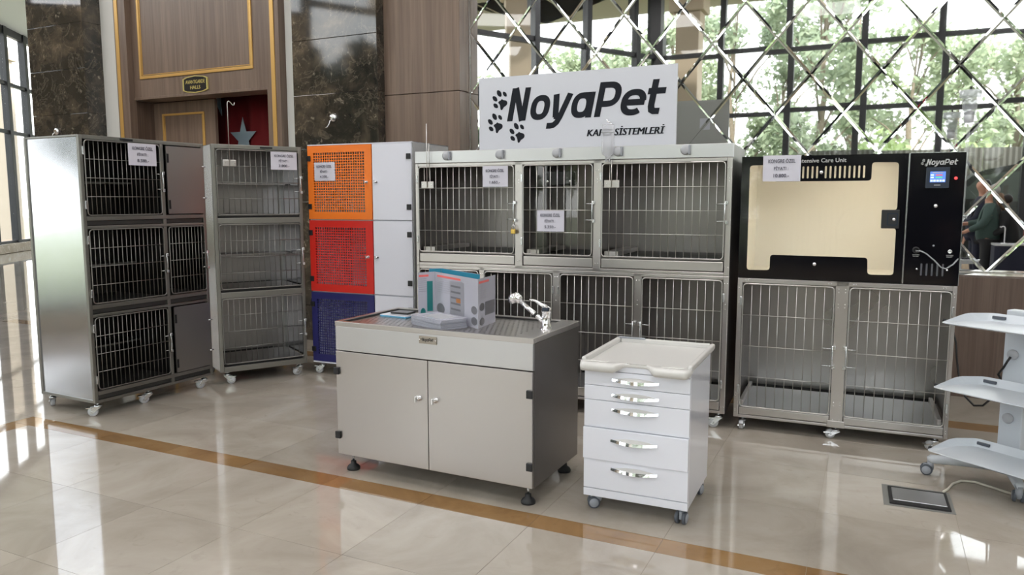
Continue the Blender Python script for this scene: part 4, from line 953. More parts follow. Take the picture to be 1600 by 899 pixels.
# clear humidifier bowl on its rod at the back corner of the unit
V = thing('humidifier_bowl', 'clear plastic bowl on a rod behind the black care unit', 'bowl', (0.517, 5.94, 0))
part('bowl', MB().lathe([(0.060,2.0),(0.062,2.006),(0.040,2.02),(0.036,2.04),(0.042,2.09),(0.047,2.165),(0.062,2.175),(0.064,2.218),(0.058,2.222)], 24), M['clear'], V)
part('lid', MB().lathe([(0.064,2.178),(0.0655,2.182),(0.0655,2.214),(0.063,2.219)], 24), hazy('frosted_lid', (0.70,0.74,0.78), 0.45), V)
part('inner_cup', MB().lathe([(0.030,2.06),(0.038,2.10),(0.042,2.165)], 18), hazy('inner_cup_plastic', (0.25,0.27,0.30), 0.40), V)
part('float', MB().lathe([(0.026,2.012),(0.030,2.03),(0.030,2.075),(0.022,2.085)], 16), M['steel_tray'], V)
part('valve', MB().cyl((0,0,2.218),(0,0,2.246),0.006,10), M['black'], V)
part('rod', MB().cyl((0.0,0,1.35),(0.0,0,2.0),0.010,12), M['clear'], V)
part('bracket', MB().cbox(-0.12,-0.16,1.38,0.012,0.012,1.40,0.002), M['zinc'], V)

# ------------------------------------------------------------------ sink cabinet
FL, FR = (-2.649, 3.280, 0), -0.015
w, d, zb, zt = 1.200, 0.601, 0.092, 0.843
F = thing('sink_cabinet', 'stainless steel grooming sink cabinet with two doors', 'cabinet', FL, FR)
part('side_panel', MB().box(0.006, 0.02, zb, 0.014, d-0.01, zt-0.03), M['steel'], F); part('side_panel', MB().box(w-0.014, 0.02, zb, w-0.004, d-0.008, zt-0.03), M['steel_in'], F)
part('back_panel', MB().box(0.014, d-0.018, zb, w-0.014, d-0.010, zt-0.03), M['steel'], F)
part('bottom_panel', MB().box(0.014, 0.02, zb, w-0.014, d-0.02, zb+0.008), M['steel'], F)
part('apron', MB().cbox(0.004, 0.001, 0.683, w-0.004, 0.020, 0.816, 0.002), M['steel_tray'], F)
# counter: raised rim round a sunken basin
rim = MB()
for a in ((0,0,w,0.028),(0,d-0.028,w,d),(0,0.028,0.028,d-0.028),(w-0.10,0.028,w,d-0.028)): rim.cbox(a[0], a[1], zt-0.028, a[2], a[3], zt, 0.003)
part('counter_rim', rim, M['steel'], F)
part('basin', MB().box(0.028,0.028,0.70,w-0.10,d-0.028,0.706).box(0.028,0.028,0.706,0.032,d-0.028,zt-0.004).box(w-0.104,0.028,0.706,w-0.10,d-0.028,zt-0.004).box(0.032,0.028,0.706,w-0.104,0.032,zt-0.004).box(0.032,d-0.032,0.706,w-0.104,d-0.028,zt-0.004), M['steel_dark'], F)
holes = []
nx_, ny_ = 34, 15
for i in range(nx_):
    for k in range(ny_):
        cx = 0.07 + (w-0.10-0.11)*(i+0.5*(k%2))/nx_ + 0.008; cy = 0.065 + (d-0.13)*k/(ny_-1)
        holes.append([(cx+0.008*math.cos(2*math.pi*q/6), cy+0.006*math.sin(2*math.pi*q/6)) for q in range(6)])
pm = MB().plate([[(0.034,0.034),(w-0.106,0.034),(w-0.106,d-0.034),(0.034,d-0.034)]] + holes, 0.0, 0.003).mesh('drain_plate')
for v in pm.vertices: v.co = (v.co.x, v.co.z, v.co.y)
pm.flip_normals(); pm.materials.append(M['steel']); part('drain_plate', pm, None, F, (0,0,zt-0.016))
for a, b in ((0.004, 0.5975), (0.6015, w-0.006)):
    dr = part('door', MB().cbox(a, -0.001, 0.096, b, 0.018, 0.678, 0.002), M['steel'], F)
    left = a < 0.1
    knob_lock(dr, 0.546 if left else 0.648, -0.001, 0.476, 1.0)
    for z in (0.568, 0.206): part('hinge', MB().cbox(-0.006 if left else w-0.034, -0.014, z-0.020, 0.028 if left else w-0.002, -0.0012, z+0.020, 0.003), M['black'], dr)
npl = part('maker_plate', MB().cbox(0.550, -0.004, 0.766, 0.657, 0.0008, 0.806, 0.002), pbr('plate_brass_grey', (0.40,0.36,0.31), 0.8, 0.35), F)
part('lettering', logo(0.570, 0.637, 0.780, 0.017, -0.0046), M['sign_ink'], npl)
part('lettering', MB().plate([circle(0.565,0.790,0.003,8)], -0.0048, -0.0042), M['sign_ink'], npl)
for x in (0.556, 0.650): part('rivet', MB().lathe([(0.0045,0),(0.003,-0.003),(0.001,-0.0035)], 10, (x,-0.004,0.786), 'y'), M['chrome'], npl)
for x, y in ((0.067,0.05),(w-0.05,0.05),(0.067,d-0.06),(w-0.06,d-0.06)):
    ft = part('foot', MB().lathe([(0.036,0.0),(0.037,0.010),(0.030,0.022),(0.016,0.032),(0.015,0.048),(0.006,0.05)], 20, (x,y,0)), M['rubber'], F)
    part('foot_stem', MB().cyl((x,y,0.048),(x,y,zb+0.002),0.006,10), M['zinc'], ft)
fx, fy = 1.150, 0.262
fa = part('faucet', MB().lathe([(0.034,zt),(0.034,zt+0.006),(0.024,zt+0.012),(0.023,zt+0.085),(0.026,zt+0.09),(0.025,zt+0.112),(0.012,zt+0.120)], 22, (fx,fy,0)), M['chrome'], F)
part('spray_pipe', MB().tube([(fx-0.012,fy,zt+0.035),(fx-0.055,fy-0.002,zt+0.070),(0.998,fy-0.004,0.985)], 0.012, 14), M['chrome'], fa)
part('pipe_ring', MB().tube([(1.095,fy-0.002,0.910),(1.085,fy-0.002,0.9175)], 0.0145, 14), M['black'], fa)
part('spray_head', MB().tube([(1.008,fy-0.004,0.978),(0.996,fy-0.004,0.990),(0.982,fy-0.004,1.000),(0.966,fy-0.004,0.996),(0.955,fy-0.004,0.983),(0.949,fy-0.004,0.972)], [0.014,0.024,0.027,0.027,0.023,0.016], 16), M['chrome'], fa)
part('lever', MB().tube([(fx,fy,zt+0.112),(fx-0.025,fy,zt+0.125),(fx-0.065,fy,zt+0.145),(fx-0.092,fy,zt+0.148)], [0.016,0.009,0.006,0.008], 10), M['chrome'], fa)
part('faucet_collar', MB().cbox(fx-0.014,fy-0.030,zt+0.096,fx+0.022,fy-0.004,zt+0.116,0.004), M['slate'], fa)

# things lying on the sink
ZP = zt - 0.012
def standing_leaflet(pts, z0, h, label, header, inner):
    t = thing('folded_leaflet', label, 'leaflet', FL, FR, 'folded leaflets on the sink')
    for k, (a, b) in enumerate(zip(pts[:-1], pts[1:])):
        A_, B_ = Vector(a), Vector(b); e = (B_-A_).normalized(); L_ = (B_-A_).length; ang = math.atan2(e.y, e.x)
        pn = part('page_panel', MB().box(0, 0, 0, L_, 0.0016, h), M['gloss_paper'], t, (a[0], a[1], z0), (0,0,ang))
        if header: part('header_band', MB().box(0.001,-0.0006,h*0.88,L_-0.001,-0.0001,h*0.995), M['cyan_print'], pn)
        if inner:
            part('title_band', MB().box(L_*0.06,-0.0006,h*0.90,L_*0.62,-0.0001,h*0.945), M['coral_print'], pn)
            for q in range(7 if k != 3 else 5): part('printed_line', MB().box(L_*0.06,-0.0005,h*(0.85-0.045*q),L_*0.50,-0.0001,h*(0.862-0.045*q)), M['photo_steel'], pn)
            if k == 0:
                part('picture', MB().box(L_*0.52,-0.0006,h*0.14,L_*0.86,-0.0001,h*0.80), M['teal_print'], pn); part('picture', MB().plate([[(L_*0.28+L_*0.15*math.cos(q*0.393), h*0.12+h*0.10*math.sin(q*0.393)) for q in range(16)]], -0.0006, -0.0001), M['teal_print'], pn)
            if k == 1:
                pic = part('picture', MB().plate([[(L_*0.37,h*0.16),(L_*0.66,h*0.12),(L_*0.70,h*0.20),(L_*0.70,h*0.86),(L_*0.66,h*0.88),(L_*0.37,h*0.86)]], -0.0006, -0.0001), M['photo_steel'], pn)
                for q in range(5): part('picture_shelf', MB().box(L_*0.39,-0.0010,h*(0.26+0.12*q),L_*0.62,-0.0007,h*(0.30+0.12*q)), M['photo_grey'], pn)
                part('picture_accent', MB().box(L_*0.52,-0.0012,h*0.43,L_*0.62,-0.0007,h*0.52), M['photo_rust'], pn)
                part('picture', MB().plate([[(L_*0.14+L_*0.10*math.cos(q*0.393), h*0.22+h*0.115*math.sin(q*0.393)) for q in range(16)]], -0.0006, -0.0001), M['photo_grey'], pn)
                for q in (0.36, 0.14): part('picture', MB().plate([[(L_*0.92+L_*0.065*math.cos(s*0.393), h*q+h*0.085*math.sin(s*0.393)) for s in range(16)]], -0.0006, -0.0001), M['photo_grey'], pn)
            if k == 2:
                part('picture', MB().box(L_*0.40,-0.0006,h*0.22,L_*0.95,-0.0001,h*0.50), M['photo_grey'], pn)
                for q in (0.42, 0.12): part('picture', MB().plate([[(L_*0.22+L_*0.14*math.cos(s*0.393), h*q+h*0.08*math.sin(s*0.393)) for s in range(16)]], -0.0006, -0.0001), M['photo_grey'], pn)
    return t
standing_leaflet([(0.318,0.345),(0.375,0.435),(0.800,0.175),(0.768,0.430)], ZP, 0.262, 'open white folded leaflet standing on the sink, printed with cage pictures', False, True)
standing_leaflet([(0.345,0.420),(0.400,0.468),(0.772,0.248)], ZP, 0.280, 'blue topped folded leaflet standing behind the white one', True, False)
def catalog_stack(corner, ang, L_, W_, n, label):
    t = thing('catalogue_stack', label, 'catalogues', FL, FR)
    r = random.Random(5)
    for k in range(n):
        th = 0.0045
        part('catalogue', MB().cbox(0,0,0,L_,W_,th*0.92,0.0008), M['page'] if k < n-1 else M['gloss_paper'], t, (corner[0]+r.uniform(-0.003,0.003), corner[1]+r.uniform(-0.003,0.003), ZP+k*th), (0,0,ang+r.uniform(-0.012,0.012)))
    part('cover_picture', MB().box(0.07,0.03,0,0.24,0.14,0.0006), M['socket_grey'], t, (corner[0],corner[1],ZP+n*0.0045-0.0002), (0,0,ang))
catalog_stack((0.395,0.158), -0.42, 0.285, 0.165, 12, 'thick stack of pale catalogues lying on the sink')
t = thing('phone', 'black phone lying on a blue and white booklet on the sink', 'phone', (FL[0]+0.155, FL[1]+0.40, ZP+0.0125), FR+0.05)
part('body', MB().cbox(-0.035,-0.045,0,0.085,0.045,0.009,0.004), M['black'], t); part('glass', MB().cbox(-0.031,-0.041,0.0091,0.081,0.041,0.0099,0.0004), M['black_gloss'], t)
t = thing('booklet', 'blue and white booklet under the black phone', 'booklet', (FL[0]+0.165, FL[1]+0.385, ZP), FR-0.06)
part('cover', MB().box(-0.085,-0.075,0.0085,0.105,0.06,0.0115), M['white_gloss'], t); part('pages', MB().box(-0.085,-0.074,0.0,0.103,0.058,0.0085), pbr('booklet_blue', (0.12,0.36,0.55), 0, 0.4), t)

# ------------------------------------------------------------------ white drawer cart
GL, GR = (-1.224, 3.356, 0), 0.019
w, d, zb, zt = 0.503, 0.50, 0.076, 0.728
G = thing('drawer_cart', 'white five drawer cart with moulded tray top', 'cart', GL, GR)
part('body', MB().cbox(0.0, 0.020, zb, w, d, zt, 0.003), M['white_gloss'], G)
part('plinth', MB().cbox(0.0, 0.0, zb, w, 0.020, 0.114, 0.002), M['white_gloss'], G)
part('top_strip', MB().cbox(0.0, 0.0, 0.6995, w, 0.020, zt, 0.002), M['white_gloss'], G)
for z0, z1 in ((0.626,0.697),(0.555,0.624),(0.422,0.553),(0.265,0.420),(0.117,0.263)):
    out = 0.010 if z0 == 0.265 else 0.0
    dw = part('drawer', MB().cbox(-0.001 if out else 0.0, -out, z0, w, 0.020, z1, 0.0025), M['white_gloss'], G)
    hz = {0.626:0.660,0.555:0.586,0.422:0.516,0.265:0.369,0.117:0.226}[z0]
    n_ = 14; vs_ = []; fs = []
    for i in range(n_+1):
        u = i/n_; x = 0.137 + 0.224*u; bow = math.sin(math.pi*u); y = -out-0.002-0.024*bow; hh = 0.0055+0.002*bow
        for (yy, zz) in ((y-0.004, hz-hh-0.004*bow), (y, hz+hh-0.004*bow), (y+0.006, hz+hh-0.004*bow), (y+0.007, hz-hh-0.004*bow)): vs_.append((x,yy,zz))
    for i in range(n_):
        for k in range(4): fs.append((4*i+k, 4*i+(k+1)%4, 4*i+4+(k+1)%4, 4*i+4+k))
    fs += [(3,2,1,0), tuple(4*n_+k for k in range(4))]
    hd = part('handle', MB().add(vs_, fs, False), M['chrome'], dw)
    vs_ = []; fs = []
    for i in range(n_+1):
        u = i/n_; x = 0.137+0.224*u; vs_ += [(x,-out-0.0005,hz+0.012*math.sin(math.pi*u)+0.003),(x,-out-0.004-0.020*math.sin(math.pi*u),hz+0.003)]
    for i in range(n_): fs.append((2*i,2*i+2,2*i+3,2*i+1))
    part('handle_cover', MB().add(vs_, fs, True), M['white_abs'], hd)
# moulded top: floor, raised rim, wavy front lip
mb = MB()
zt2 = 0.728
mb.cbox(-0.004, -0.004, zt2+0.0005, w+0.006, d+0.065, zt2+0.010, 0.004)
top = part('tray_top', mb, M['white_abs'], G)
for a in ((-0.010,-0.02,0.014,d+0.07),(w-0.012,-0.02,w+0.010,d+0.07),(0.014,d+0.048,w-0.012,d+0.07)):
    part('tray_rim', MB().cbox(a[0],a[1],zt2+0.006,a[2],a[3],zt2+0.034,0.007), M['white_abs'], top)
lip = []
N_ = 40; vs_ = []; fs = []
for i in range(N_+1):
    u = i/N_; x = -0.016 + (w+0.026)*u
    dip = 1.0 if (u < 0.30 or u > 0.72) else (0.5-0.5*math.cos(math.pi*max(0, min(1, abs(u-0.51)/0.10-0.9)))) if abs(u-0.51) > 0.09 else 0.0
    e = min(1.0, min(u, 1-u)/0.045); e = math.sqrt(max(0.0, 1-(1-e)**2))
    yf = -0.008 - 0.060*dip*e; zl = zt2 - 0.002 - 0.022*dip*e; ztp = zt2 + 0.020
    prof_ = [(0.03, zt2+0.010), (0.012, zt2+0.012), (-0.004+yf*0.25, ztp-0.004), (yf*0.65, ztp-0.002), (yf*0.92, ztp-0.008), (yf, ztp-0.018), (yf*0.9, zl+0.002), (yf*0.5, zl), (0.0, zl+0.004), (0.03, zl+0.010)]
    vs_ += [(x, y, z) for y, z in prof_]
m_ = 10
for i in range(N_):
    for k in range(m_): fs.append((i*m_+k, i*m_+(k+1)%m_, (i+1)*m_+(k+1)%m_, (i+1)*m_+k))
fs += [tuple(range(m_)), tuple(N_*m_+k for k in range(m_))]
part('front_lip', MB().add(vs_, fs, True), M['white_abs'], top)
for x0, x1 in ((0.012,0.125),(0.375,0.475)):
    part('finger_recess', MB().plate([rrect(x0,-0.050,x1,-0.022,0.012,4)], 0, 0.003), pbr('recess_white', (0.86,0.85,0.82), 0, 0.25), top, (0,0,zt2+0.0205), (math.radians(0),0,0))
for o in [c for c in top.children if c.name.startswith('finger_recess')]:
    for v in o.data.vertices: v.co = (v.co.x, v.co.z+0.012, 0.0 - v.co.y*0.6)
part('lock_clip', MB().cbox(0.0, d+0.045, zt2+0.030, 0.15, d+0.065, zt2+0.038, 0.002), M['castor_grey'], top)
for x, y, a in ((0.055,0.06,0.4),(w-0.03,0.055,1.45),(0.055,d-0.05,1.0),(w-0.03,d-0.05,1.3)):
    cs = part('castor', cached('cart_castor', lambda: MB().lathe([(0.024,zb+0.001),(0.024,0.055),(0.019,0.036),(0.010,0.030)], 16).cbox(-0.036,-0.007,0.022,0.010,0.007,0.062,0.004), M['castor_grey']), None, G, (x,y,0), (0,0,a))
    for s in (-1, 1):
        wh = part('wheel', cached('cart_tyre', lambda: MB().lathe([(0.022,-0.008),(0.0285,-0.007),(0.030,-0.003),(0.030,0.003),(0.0285,0.007),(0.022,0.008)], 24, axis='y'), M['tyre']), None, cs, (-0.02, s*0.017, 0.030))
    part('wheel_disc', cached('cart_disc', lambda: MB().lathe([(0.0225,-0.0265),(0.022,-0.0275),(0.001,-0.028)], 24, (-0.02,0,0.030), 'y').lathe([(0.0225,0.0265),(0.022,0.0275),(0.001,0.028)], 24, (-0.02,0,0.030), 'y'), M['castor_grey']), None, cs)

# ------------------------------------------------------------------ white tray trolley at the right edge
HR = math.radians(-35)
T = thing('tray_trolley', 'white equipment trolley with three trays at the right edge', 'trolley', (0.517, 4.496, 0), HR)
TX0, TX1, TY0, TY1 = -0.150, 0.50, -0.172, 0.150
def tray_outline(o, TX0=TX0):  # chamfered back corners
    return round_poly([(TX0-o,TY0-o),(TX1+o,TY0-o),(TX1+o,TY1-0.09),(TX1-0.09,TY1+o),(TX0+0.075,TY1+o),(TX0-o,TY1-0.12)], 0.03, 4)
for z, TX0 in ((0.186,-0.146), (0.528,-0.136), (0.872,-0.114)):
    mb = MB(); base = tray_outline(-0.022, TX0); rim_ = tray_outline(0.0, TX0); m_ = len(base)
    zr = []
    for (x, y) in rim_: zr.append(z + 0.006 + 0.034*max(0.0, min(1.0, (y-TY0)/(TY1-TY0)*1.4)))
    vs_ = [(x,y,z) for x,y in base] + [(x,y,zz) for (x,y),zz in zip(rim_, zr)] + [(x*1.0,y,zz-0.003) for (x,y),zz in zip(tray_outline(0.006, TX0), zr)] + [(x,y,z-0.006) for x,y in tray_outline(-0.018, TX0)]
    fs = [tuple(range(m_))]
    for r_ in range(3):
        for k in range(m_): fs.append((r_*m_+k, r_*m_+(k+1)%m_, (r_+1)*m_+(k+1)%m_, (r_+1)*m_+k))
    fs.append(tuple(range(4*m_-1, 3*m_-1, -1)))
    ty = part('tray', MB().add(vs_, fs), M['trolley'], T)
    part('grip_slot', MB().cbox(TX0+0.085, TY1-0.022, z+0.012, TX0+0.150, TY1-0.010, z+0.028, 0.002), M['tyre'], ty)
    part('end_plug', MB().lathe([(0.009,0),(0.009,-0.012),(0.002,-0.014)], 12, (TX0-0.001,TY0+0.035,z+0.010), 'x'), M['black'], ty)
    part('tray_bracket', MB().cbox(0.02, TY1-0.02, z-0.045, 0.10, TY1+0.06, z-0.007, 0.004), M['trolley'], T)
post_ = part('column', MB().cbox(0.0, TY1+0.055, 0.09, 0.115, TY1+0.125, 0.93, 0.006), M['trolley'], T)
for z in (0.70, 0.36): part('socket', MB().lathe([(0.026,0),(0.027,-0.012),(0.022,-0.020),(0.002,-0.022)], 18, (0.050,TY1+0.055,z), 'y'), M['socket_grey'], post_)
part('socket_plug', MB().tube([(0.050,TY1+0.03,0.69),(0.040,TY1+0.02,0.665),(0.02,TY1+0.03,0.63),(-0.02,TY1+0.06,0.58)], 0.006, 8), M['cable_black'], post_)
base_ = part('base', MB().cbox(-0.02, TY1-0.02, 0.075, 0.14, TY1+0.16, 0.11, 0.01), M['trolley'], T)
for x, y in ((-0.228,0.0),(0.228,0.0),(-0.20,0.42),(0.26,0.42)):
    part('base_arm', MB().tube([(0.06,TY1+0.06,0.095),((0.06+x)*0.5,(TY1+0.06+y)*0.5,0.098),(x,y,0.088),(x-0.01,y-0.005,0.082)], [0.03,0.028,0.024,0.018], 12), M['trolley'], T)
    cs = part('castor', cached('trolley_castor', lambda: MB().cyl((0,0,0.03),(0,0,0.085),0.017,14).cbox(-0.034,-0.008,0.020,0.008,0.008,0.062,0.004), M['castor_grey']), None, T, (x,y,0), (0,0,0.6 if x < 0 else -1.0))
    for s in (-1, 1): part('wheel', cached('cart_tyre', None, None), None, cs, (-0.018, s*0.017, 0.030))
    part('wheel_disc', cached('cart_disc', None, None), None, cs)
cb = part('power_cord', MB().tube([(0.425,5.47,0.70),(0.470,5.46,0.67),(0.485,5.44,0.61),(0.491,5.40,0.519),(0.504,5.30,0.399),(0.530,5.20,0.325),(0.568,5.10,0.299),(0.607,5.05,0.316),(0.635,4.98,0.377),(0.655,4.88,0.46),(0.645,4.77,0.54),(0.621,4.68,0.58)], 0.006, 8), M['cable_black'])
tag(cb, 'black power cord hanging in a loop behind the tray trolley', 'cord')

# ------------------------------------------------------------------ floor socket box and cable
t = thing('floor_box', 'metal lidded socket box set in the floor at right', 'floor box', (0.25, 4.21, 0), 0.03)
part('surround', MB().plate([[(-0.155,-0.150),(0.158,-0.150),(0.158,0.150),(-0.155,0.150)]], 0, 0.0012), None, t)
so = t.children[0]; so.data.materials.append(pbr('worn_grey_cement', (0.20,0.20,0.19), 0, 0.8))
for v in so.data.vertices: v.co = (v.co.x, v.co.z, 0.0003+abs(v.co.y)*1.0)
part('frame', MB().box(-0.128,-0.128,0.0002,0.140,-0.088,0.010).box(-0.128,0.09,0.0002,0.140,0.112,0.010).box(-0.128,-0.088,0.0002,-0.112,0.09,0.010).box(0.128,-0.088,0.0002,0.140,0.09,0.010), M['rubber'], t)
part('lid', MB().cbox(-0.112,-0.088,0.0002,0.127,0.089,0.013,0.002), M['steel_tray'], t)
cb = part('cable', MB().tube([(0.375,4.335,0.012),(0.40,4.40,0.008),(0.43,4.50,0.007),(0.475,4.57,0.007),(0.54,4.58,0.007),(0.61,4.53,0.007),(0.69,4.47,0.007),(0.78,4.46,0.007),(0.90,4.47,0.007)], 0.006, 8), M['cable_white'])
tag(cb, 'cream cable running over the floor from the socket box', 'cable')

# ------------------------------------------------------------------ people standing at the next stand (seen in the mirror)
def skin_mesh(name, verts, edges, radii, mat, parent, root=0, sub=2):
    me = bpy.data.meshes.new(name); me.from_pydata(verts, edges, []); me.materials.append(mat)
    o = bpy.data.objects.new(name, me); COL.objects.link(o); o.parent = parent
    md = o.modifiers.new('Skin', 'SKIN'); md.use_smooth_shade = True
    sv = me.skin_vertices[0].data
    for k, r in enumerate(radii): sv[k].radius = r if isinstance(r, tuple) else (r, r); sv[k].use_root = (k == root)
    ss = o.modifiers.new('Subsurf', 'SUBSURF'); ss.levels = sub; ss.render_levels = sub
    return o
def person(label, loc, rz, h, top_mat, leg_mat, hair_mat, arms, lean=0.0, hood=False):
    s = h/1.76; t = thing('person', label, 'person', loc, rz, None)
    def Z(p): x, y, z = p; k = max(0.0, z-0.95); return ((x+k*lean)*s, y*s, (z-k*abs(lean)*0.25)*s)
    V, R, Ed = [], [], []
    def add(p, r, frm=None):
        V.append(Z(p)); R.append((r[0]*s, r[1]*s) if isinstance(r, tuple) else r*s)
        if frm is not None: Ed.append((frm, len(V)-1))
        return len(V)-1
    pel = add((0,0,0.95),(0.115,0.085)); sp_ = add((0,0,1.13),(0.12,0.09),pel); ch = add((0,0,1.33),(0.15,0.105),sp_); nk = add((0.01,0,1.48),0.055,ch)
    hb = add((0.025,0,1.555),0.058,nk); hd = add((0.03,0,1.64),(0.076,0.094),hb); ht = add((0.02,0,1.73),(0.058,0.07),hd)
    no = add((0.118,0,1.625),0.016,hd)
    arm_paths = []
    for sd in (1, -1):
        el, wr = arms[0 if sd == 1 else 1]
        a = add((0,sd*0.17,1.40),0.060,ch); e = add(el,0.044,a); w_ = add(wr,0.030,e)
        dv_ = (Vector(wr)-Vector(el)).normalized(); pa = add(tuple(Vector(wr)+dv_*0.07),(0.036,0.022),w_)
        sidev = dv_.cross(Vector((0,0,1))).normalized()
        for q, ln in ((-1.5,0.055),(-0.5,0.07),(0.5,0.075),(1.5,0.062)):
            b0 = Vector(wr)+dv_*0.10+sidev*q*0.019; f1 = add(tuple(b0),0.0095,pa); add(tuple(b0+dv_*ln*0.7+Vector((0,0,-0.02))),0.008,f1)
        tb_ = Vector(wr)+dv_*0.05+sidev*(-sd)*0.04; f1 = add(tuple(tb_),0.011,pa); add(tuple(tb_+dv_*0.04+sidev*(-sd)*0.015),0.009,f1)
        arm_paths.append([(0,sd*0.17,1.40), el, wr])
    for sd in (1, -1):
        hp = add((0,sd*0.085,0.86),0.070,pel); kn = add((0.02,sd*0.10,0.48),0.056,hp); an = add((-0.02,sd*0.10,0.10),0.040,kn); add((0.12,sd*0.11,0.045),(0.040,0.030),an)
    skin_mesh('body', V, Ed, R, M['skin'], t)
    # top
    V, R, Ed = [], [], []
    a0 = add((0,0,0.78),(0.21,0.175)); a1 = add((0,0,1.10),(0.195,0.155),a0); a2 = add((0,0,1.34),(0.185,0.14),a1); add((0.01,0,1.47),0.080,a2)
    for p in arm_paths:
        b0 = add(p[0],0.085,a2); b1 = add(p[1],0.066,b0); add(tuple(Vector(p[1]).lerp(Vector(p[2]),0.9)),0.046,b1)
    skin_mesh('jacket' if hood else 'sweater', V, Ed, R, top_mat, t)
    V, R, Ed = [], [], []
    a0 = add((0,0,1.02),(0.185,0.145))
    for sd in (1,-1):
        b0 = add((0,sd*0.095,0.84),0.105,a0); b1 = add((0.02,sd*0.10,0.48),0.080,b0); add((-0.02,sd*0.10,0.10),0.064,b1)
    skin_mesh('trousers', V, Ed, R, leg_mat, t)
    for sd in (1,-1):
        V, R, Ed = [], [], []
        a0 = add((-0.04,sd*0.10,0.055),(0.050,0.048)); a1 = add((0.06,sd*0.105,0.045),(0.048,0.040),a0); add((0.15,sd*0.11,0.038),(0.040,0.030),a1)
        skin_mesh('shoe', V, Ed, R, M['black_cloth'], t)
    V, R, Ed = [], [], []
    a0 = add((-0.045,0,1.60),(0.062,0.085)); a1 = add((-0.03,0,1.69),(0.078,0.098),a0); add((0.015,0,1.745),(0.074,0.085),a1)
    skin_mesh('hair', V, Ed, R, hair_mat, t)
    if hood:
        pts = [Z((0.03+0.03*math.sin(a), 0.12*math.cos(a), 1.60+0.15*math.sin(a))) for a in [math.pi*k/10*1.5-0.8 for k in range(11)]]
        part('fur_hood', MB().tube(pts, [0.03]+[0.045]*9+[0.03], 10), M['fur'], t)
    return t
arm_fwd = [((0.10,0.24,1.15),(0.33,0.16,1.13)), ((0.08,-0.24,1.13),(0.30,-0.18,1.02))]
arm_rel = [((0.0,0.25,1.13),(0.10,0.24,0.88)), ((0.10,-0.24,1.14),(0.30,-0.14,1.06))]
person('person in teal sweater and black trousers standing in the mirror reflection', (1.64, -1.30, 0), math.pi*1.02, 1.78, M['sweater'], M['black_cloth'], M['hair_grey'], arm_fwd)
person('dark haired person in navy top facing left in the mirror reflection', (1.56, -1.90, 0), math.pi*0.95, 1.86, M['navy'], M['navy'], M['hair_black'], arm_rel)
person('person in dark jacket with brown fur hood leaning at the table', (1.98, -1.32, 0), math.pi*1.08, 1.66, M['black_cloth'], M['black_cloth'], M['hair_black'], arm_fwd, 0.22, True)
t = thing('display_table', 'dark cloth covered table reflected beside the people', 'table', (1.95, -0.72, 0))
part('top', MB().cbox(-0.30,-0.22,0.83,0.55,0.22,0.86,0.004), M['steel_tray'], t)
mb = MB(); vs_ = []; fs = []; n_ = 48
for i in range(n_):
    u = i/n_*4; sgm = int(u); f_ = u-sgm; cs_ = [(-0.30,-0.22),(0.55,-0.22),(0.55,0.22),(-0.30,0.22)]; a, b = cs_[sgm], cs_[(sgm+1)%4]
    x, y = a[0]+(b[0]-a[0])*f_, a[1]+(b[1]-a[1])*f_; k = 0.012*math.sin(i*1.9)
    vs_ += [(x*0.985, y*0.985, 0.829), (x*1.01+k*0.6, y*1.01+k, 0.02)]
for i in range(n_): j = (i+1) % n_; fs.append((2*i, 2*j, 2*j+1, 2*i+1))
part('skirt', mb.add(vs_, fs, True), M['navy'], t)
t = thing('hook_stand', 'thin stand with white hook on the reflected table', 'stand', (1.80, -0.72, 0.86))
part('foot', MB().lathe([(0.06,0),(0.06,0.008),(0.01,0.014)], 18), M['zinc'], t)
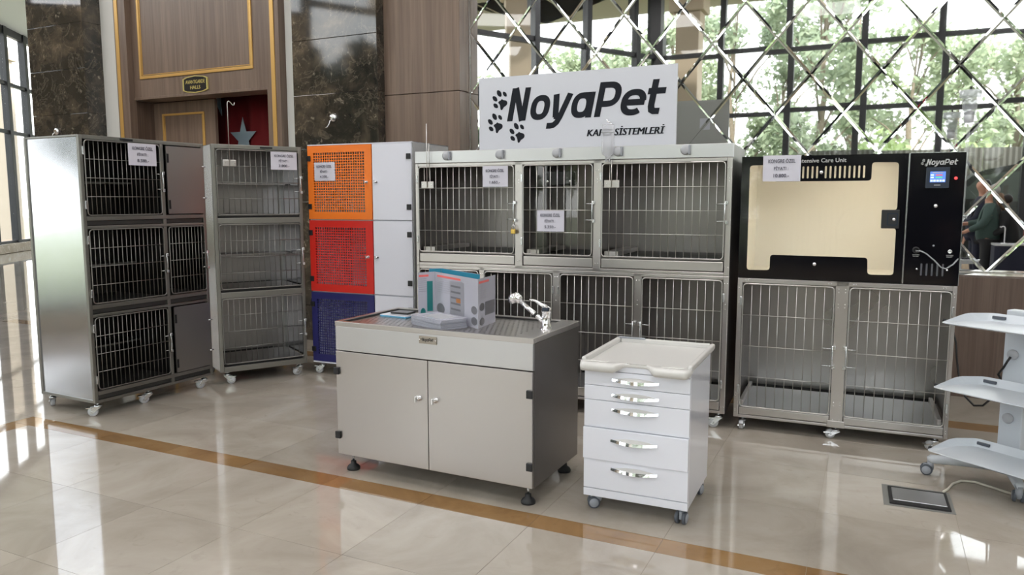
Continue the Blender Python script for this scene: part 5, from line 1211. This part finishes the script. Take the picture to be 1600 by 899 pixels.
part('rod', MB().tube([(0,0,0.01),(0,0,0.24),(-0.012,0,0.262),(-0.035,0,0.266),(-0.055,0,0.25),(-0.07,0,0.262)], 0.008, 8), M['white_sat'], t)
t = thing('display_shelf', 'red metal display shelf reflected at the right edge of the mirror', 'shelf', (2.46, -1.35, 0))
for x in (-0.27, 0.27):
    for y in (-0.2, 0.2): part('upright', MB().cbox(x-0.025,y-0.025,0,x+0.025,y+0.025,1.92,0.003), M['red_metal'], t)
for z in (0.08, 0.45, 1.05, 1.55): 
    part('shelf_board', MB().cbox(-0.245,-0.175,z,0.245,0.175,z+0.03,0.003), M['red_metal'], t)
for z in (0.48, 1.08): 
    bx = part('carton', MB().cbox(-0.2,-0.15,z,0.2,0.15,z+0.28,0.006), pbr('pale_carton', (0.30,0.38,0.36), 0, 0.6)); bx.location = (2.46,-1.35,0.002)
    tag(bx, 'pale carton on the %s board of the red display shelf' % ('lower' if z < 1 else 'upper'), 'box', 'cartons on the red shelf')

# ------------------------------------------------------------------ dark car parked in front of the fence (seen in the mirror)
t = thing('parked_car', 'dark parked car in front of the corrugated fence', 'car', (2.6, -7.7, -0.12)); t.scale = (1.15, 1.0, 1.42)
side = [(-2.2,0.35),(-2.25,0.75),(-2.1,1.0),(-1.2,1.12),(-0.55,1.62),(0.2,1.74),(1.0,1.70),(1.75,1.30),(2.1,1.12),(2.2,0.6),(2.15,0.32)]
part('body', MB().plate([round_poly(side, 0.15, 3)], -0.85, 0.85), M['car'], t)
for y0, y1 in ((-0.858,-0.851),(0.851,0.858)):
    part('side_window', MB().plate([round_poly([(-1.0,1.14),(-0.5,1.54),(0.2,1.64),(0.2,1.16)], 0.04)], y0, y1), M['car_glass'], t); part('side_window', MB().plate([round_poly([(0.3,1.16),(0.3,1.64),(0.95,1.60),(1.45,1.28),(1.4,1.18)], 0.04)], y0, y1), M['car_glass'], t)
for x in (-1.4, 1.35):
    for y in (-0.78, 0.78): part('wheel', MB().lathe([(0.18,-0.1),(0.30,-0.1),(0.33,-0.07),(0.33,0.07),(0.30,0.1),(0.18,0.1)], 24, (x,y,0.33), 'y'), M['tyre'], t)
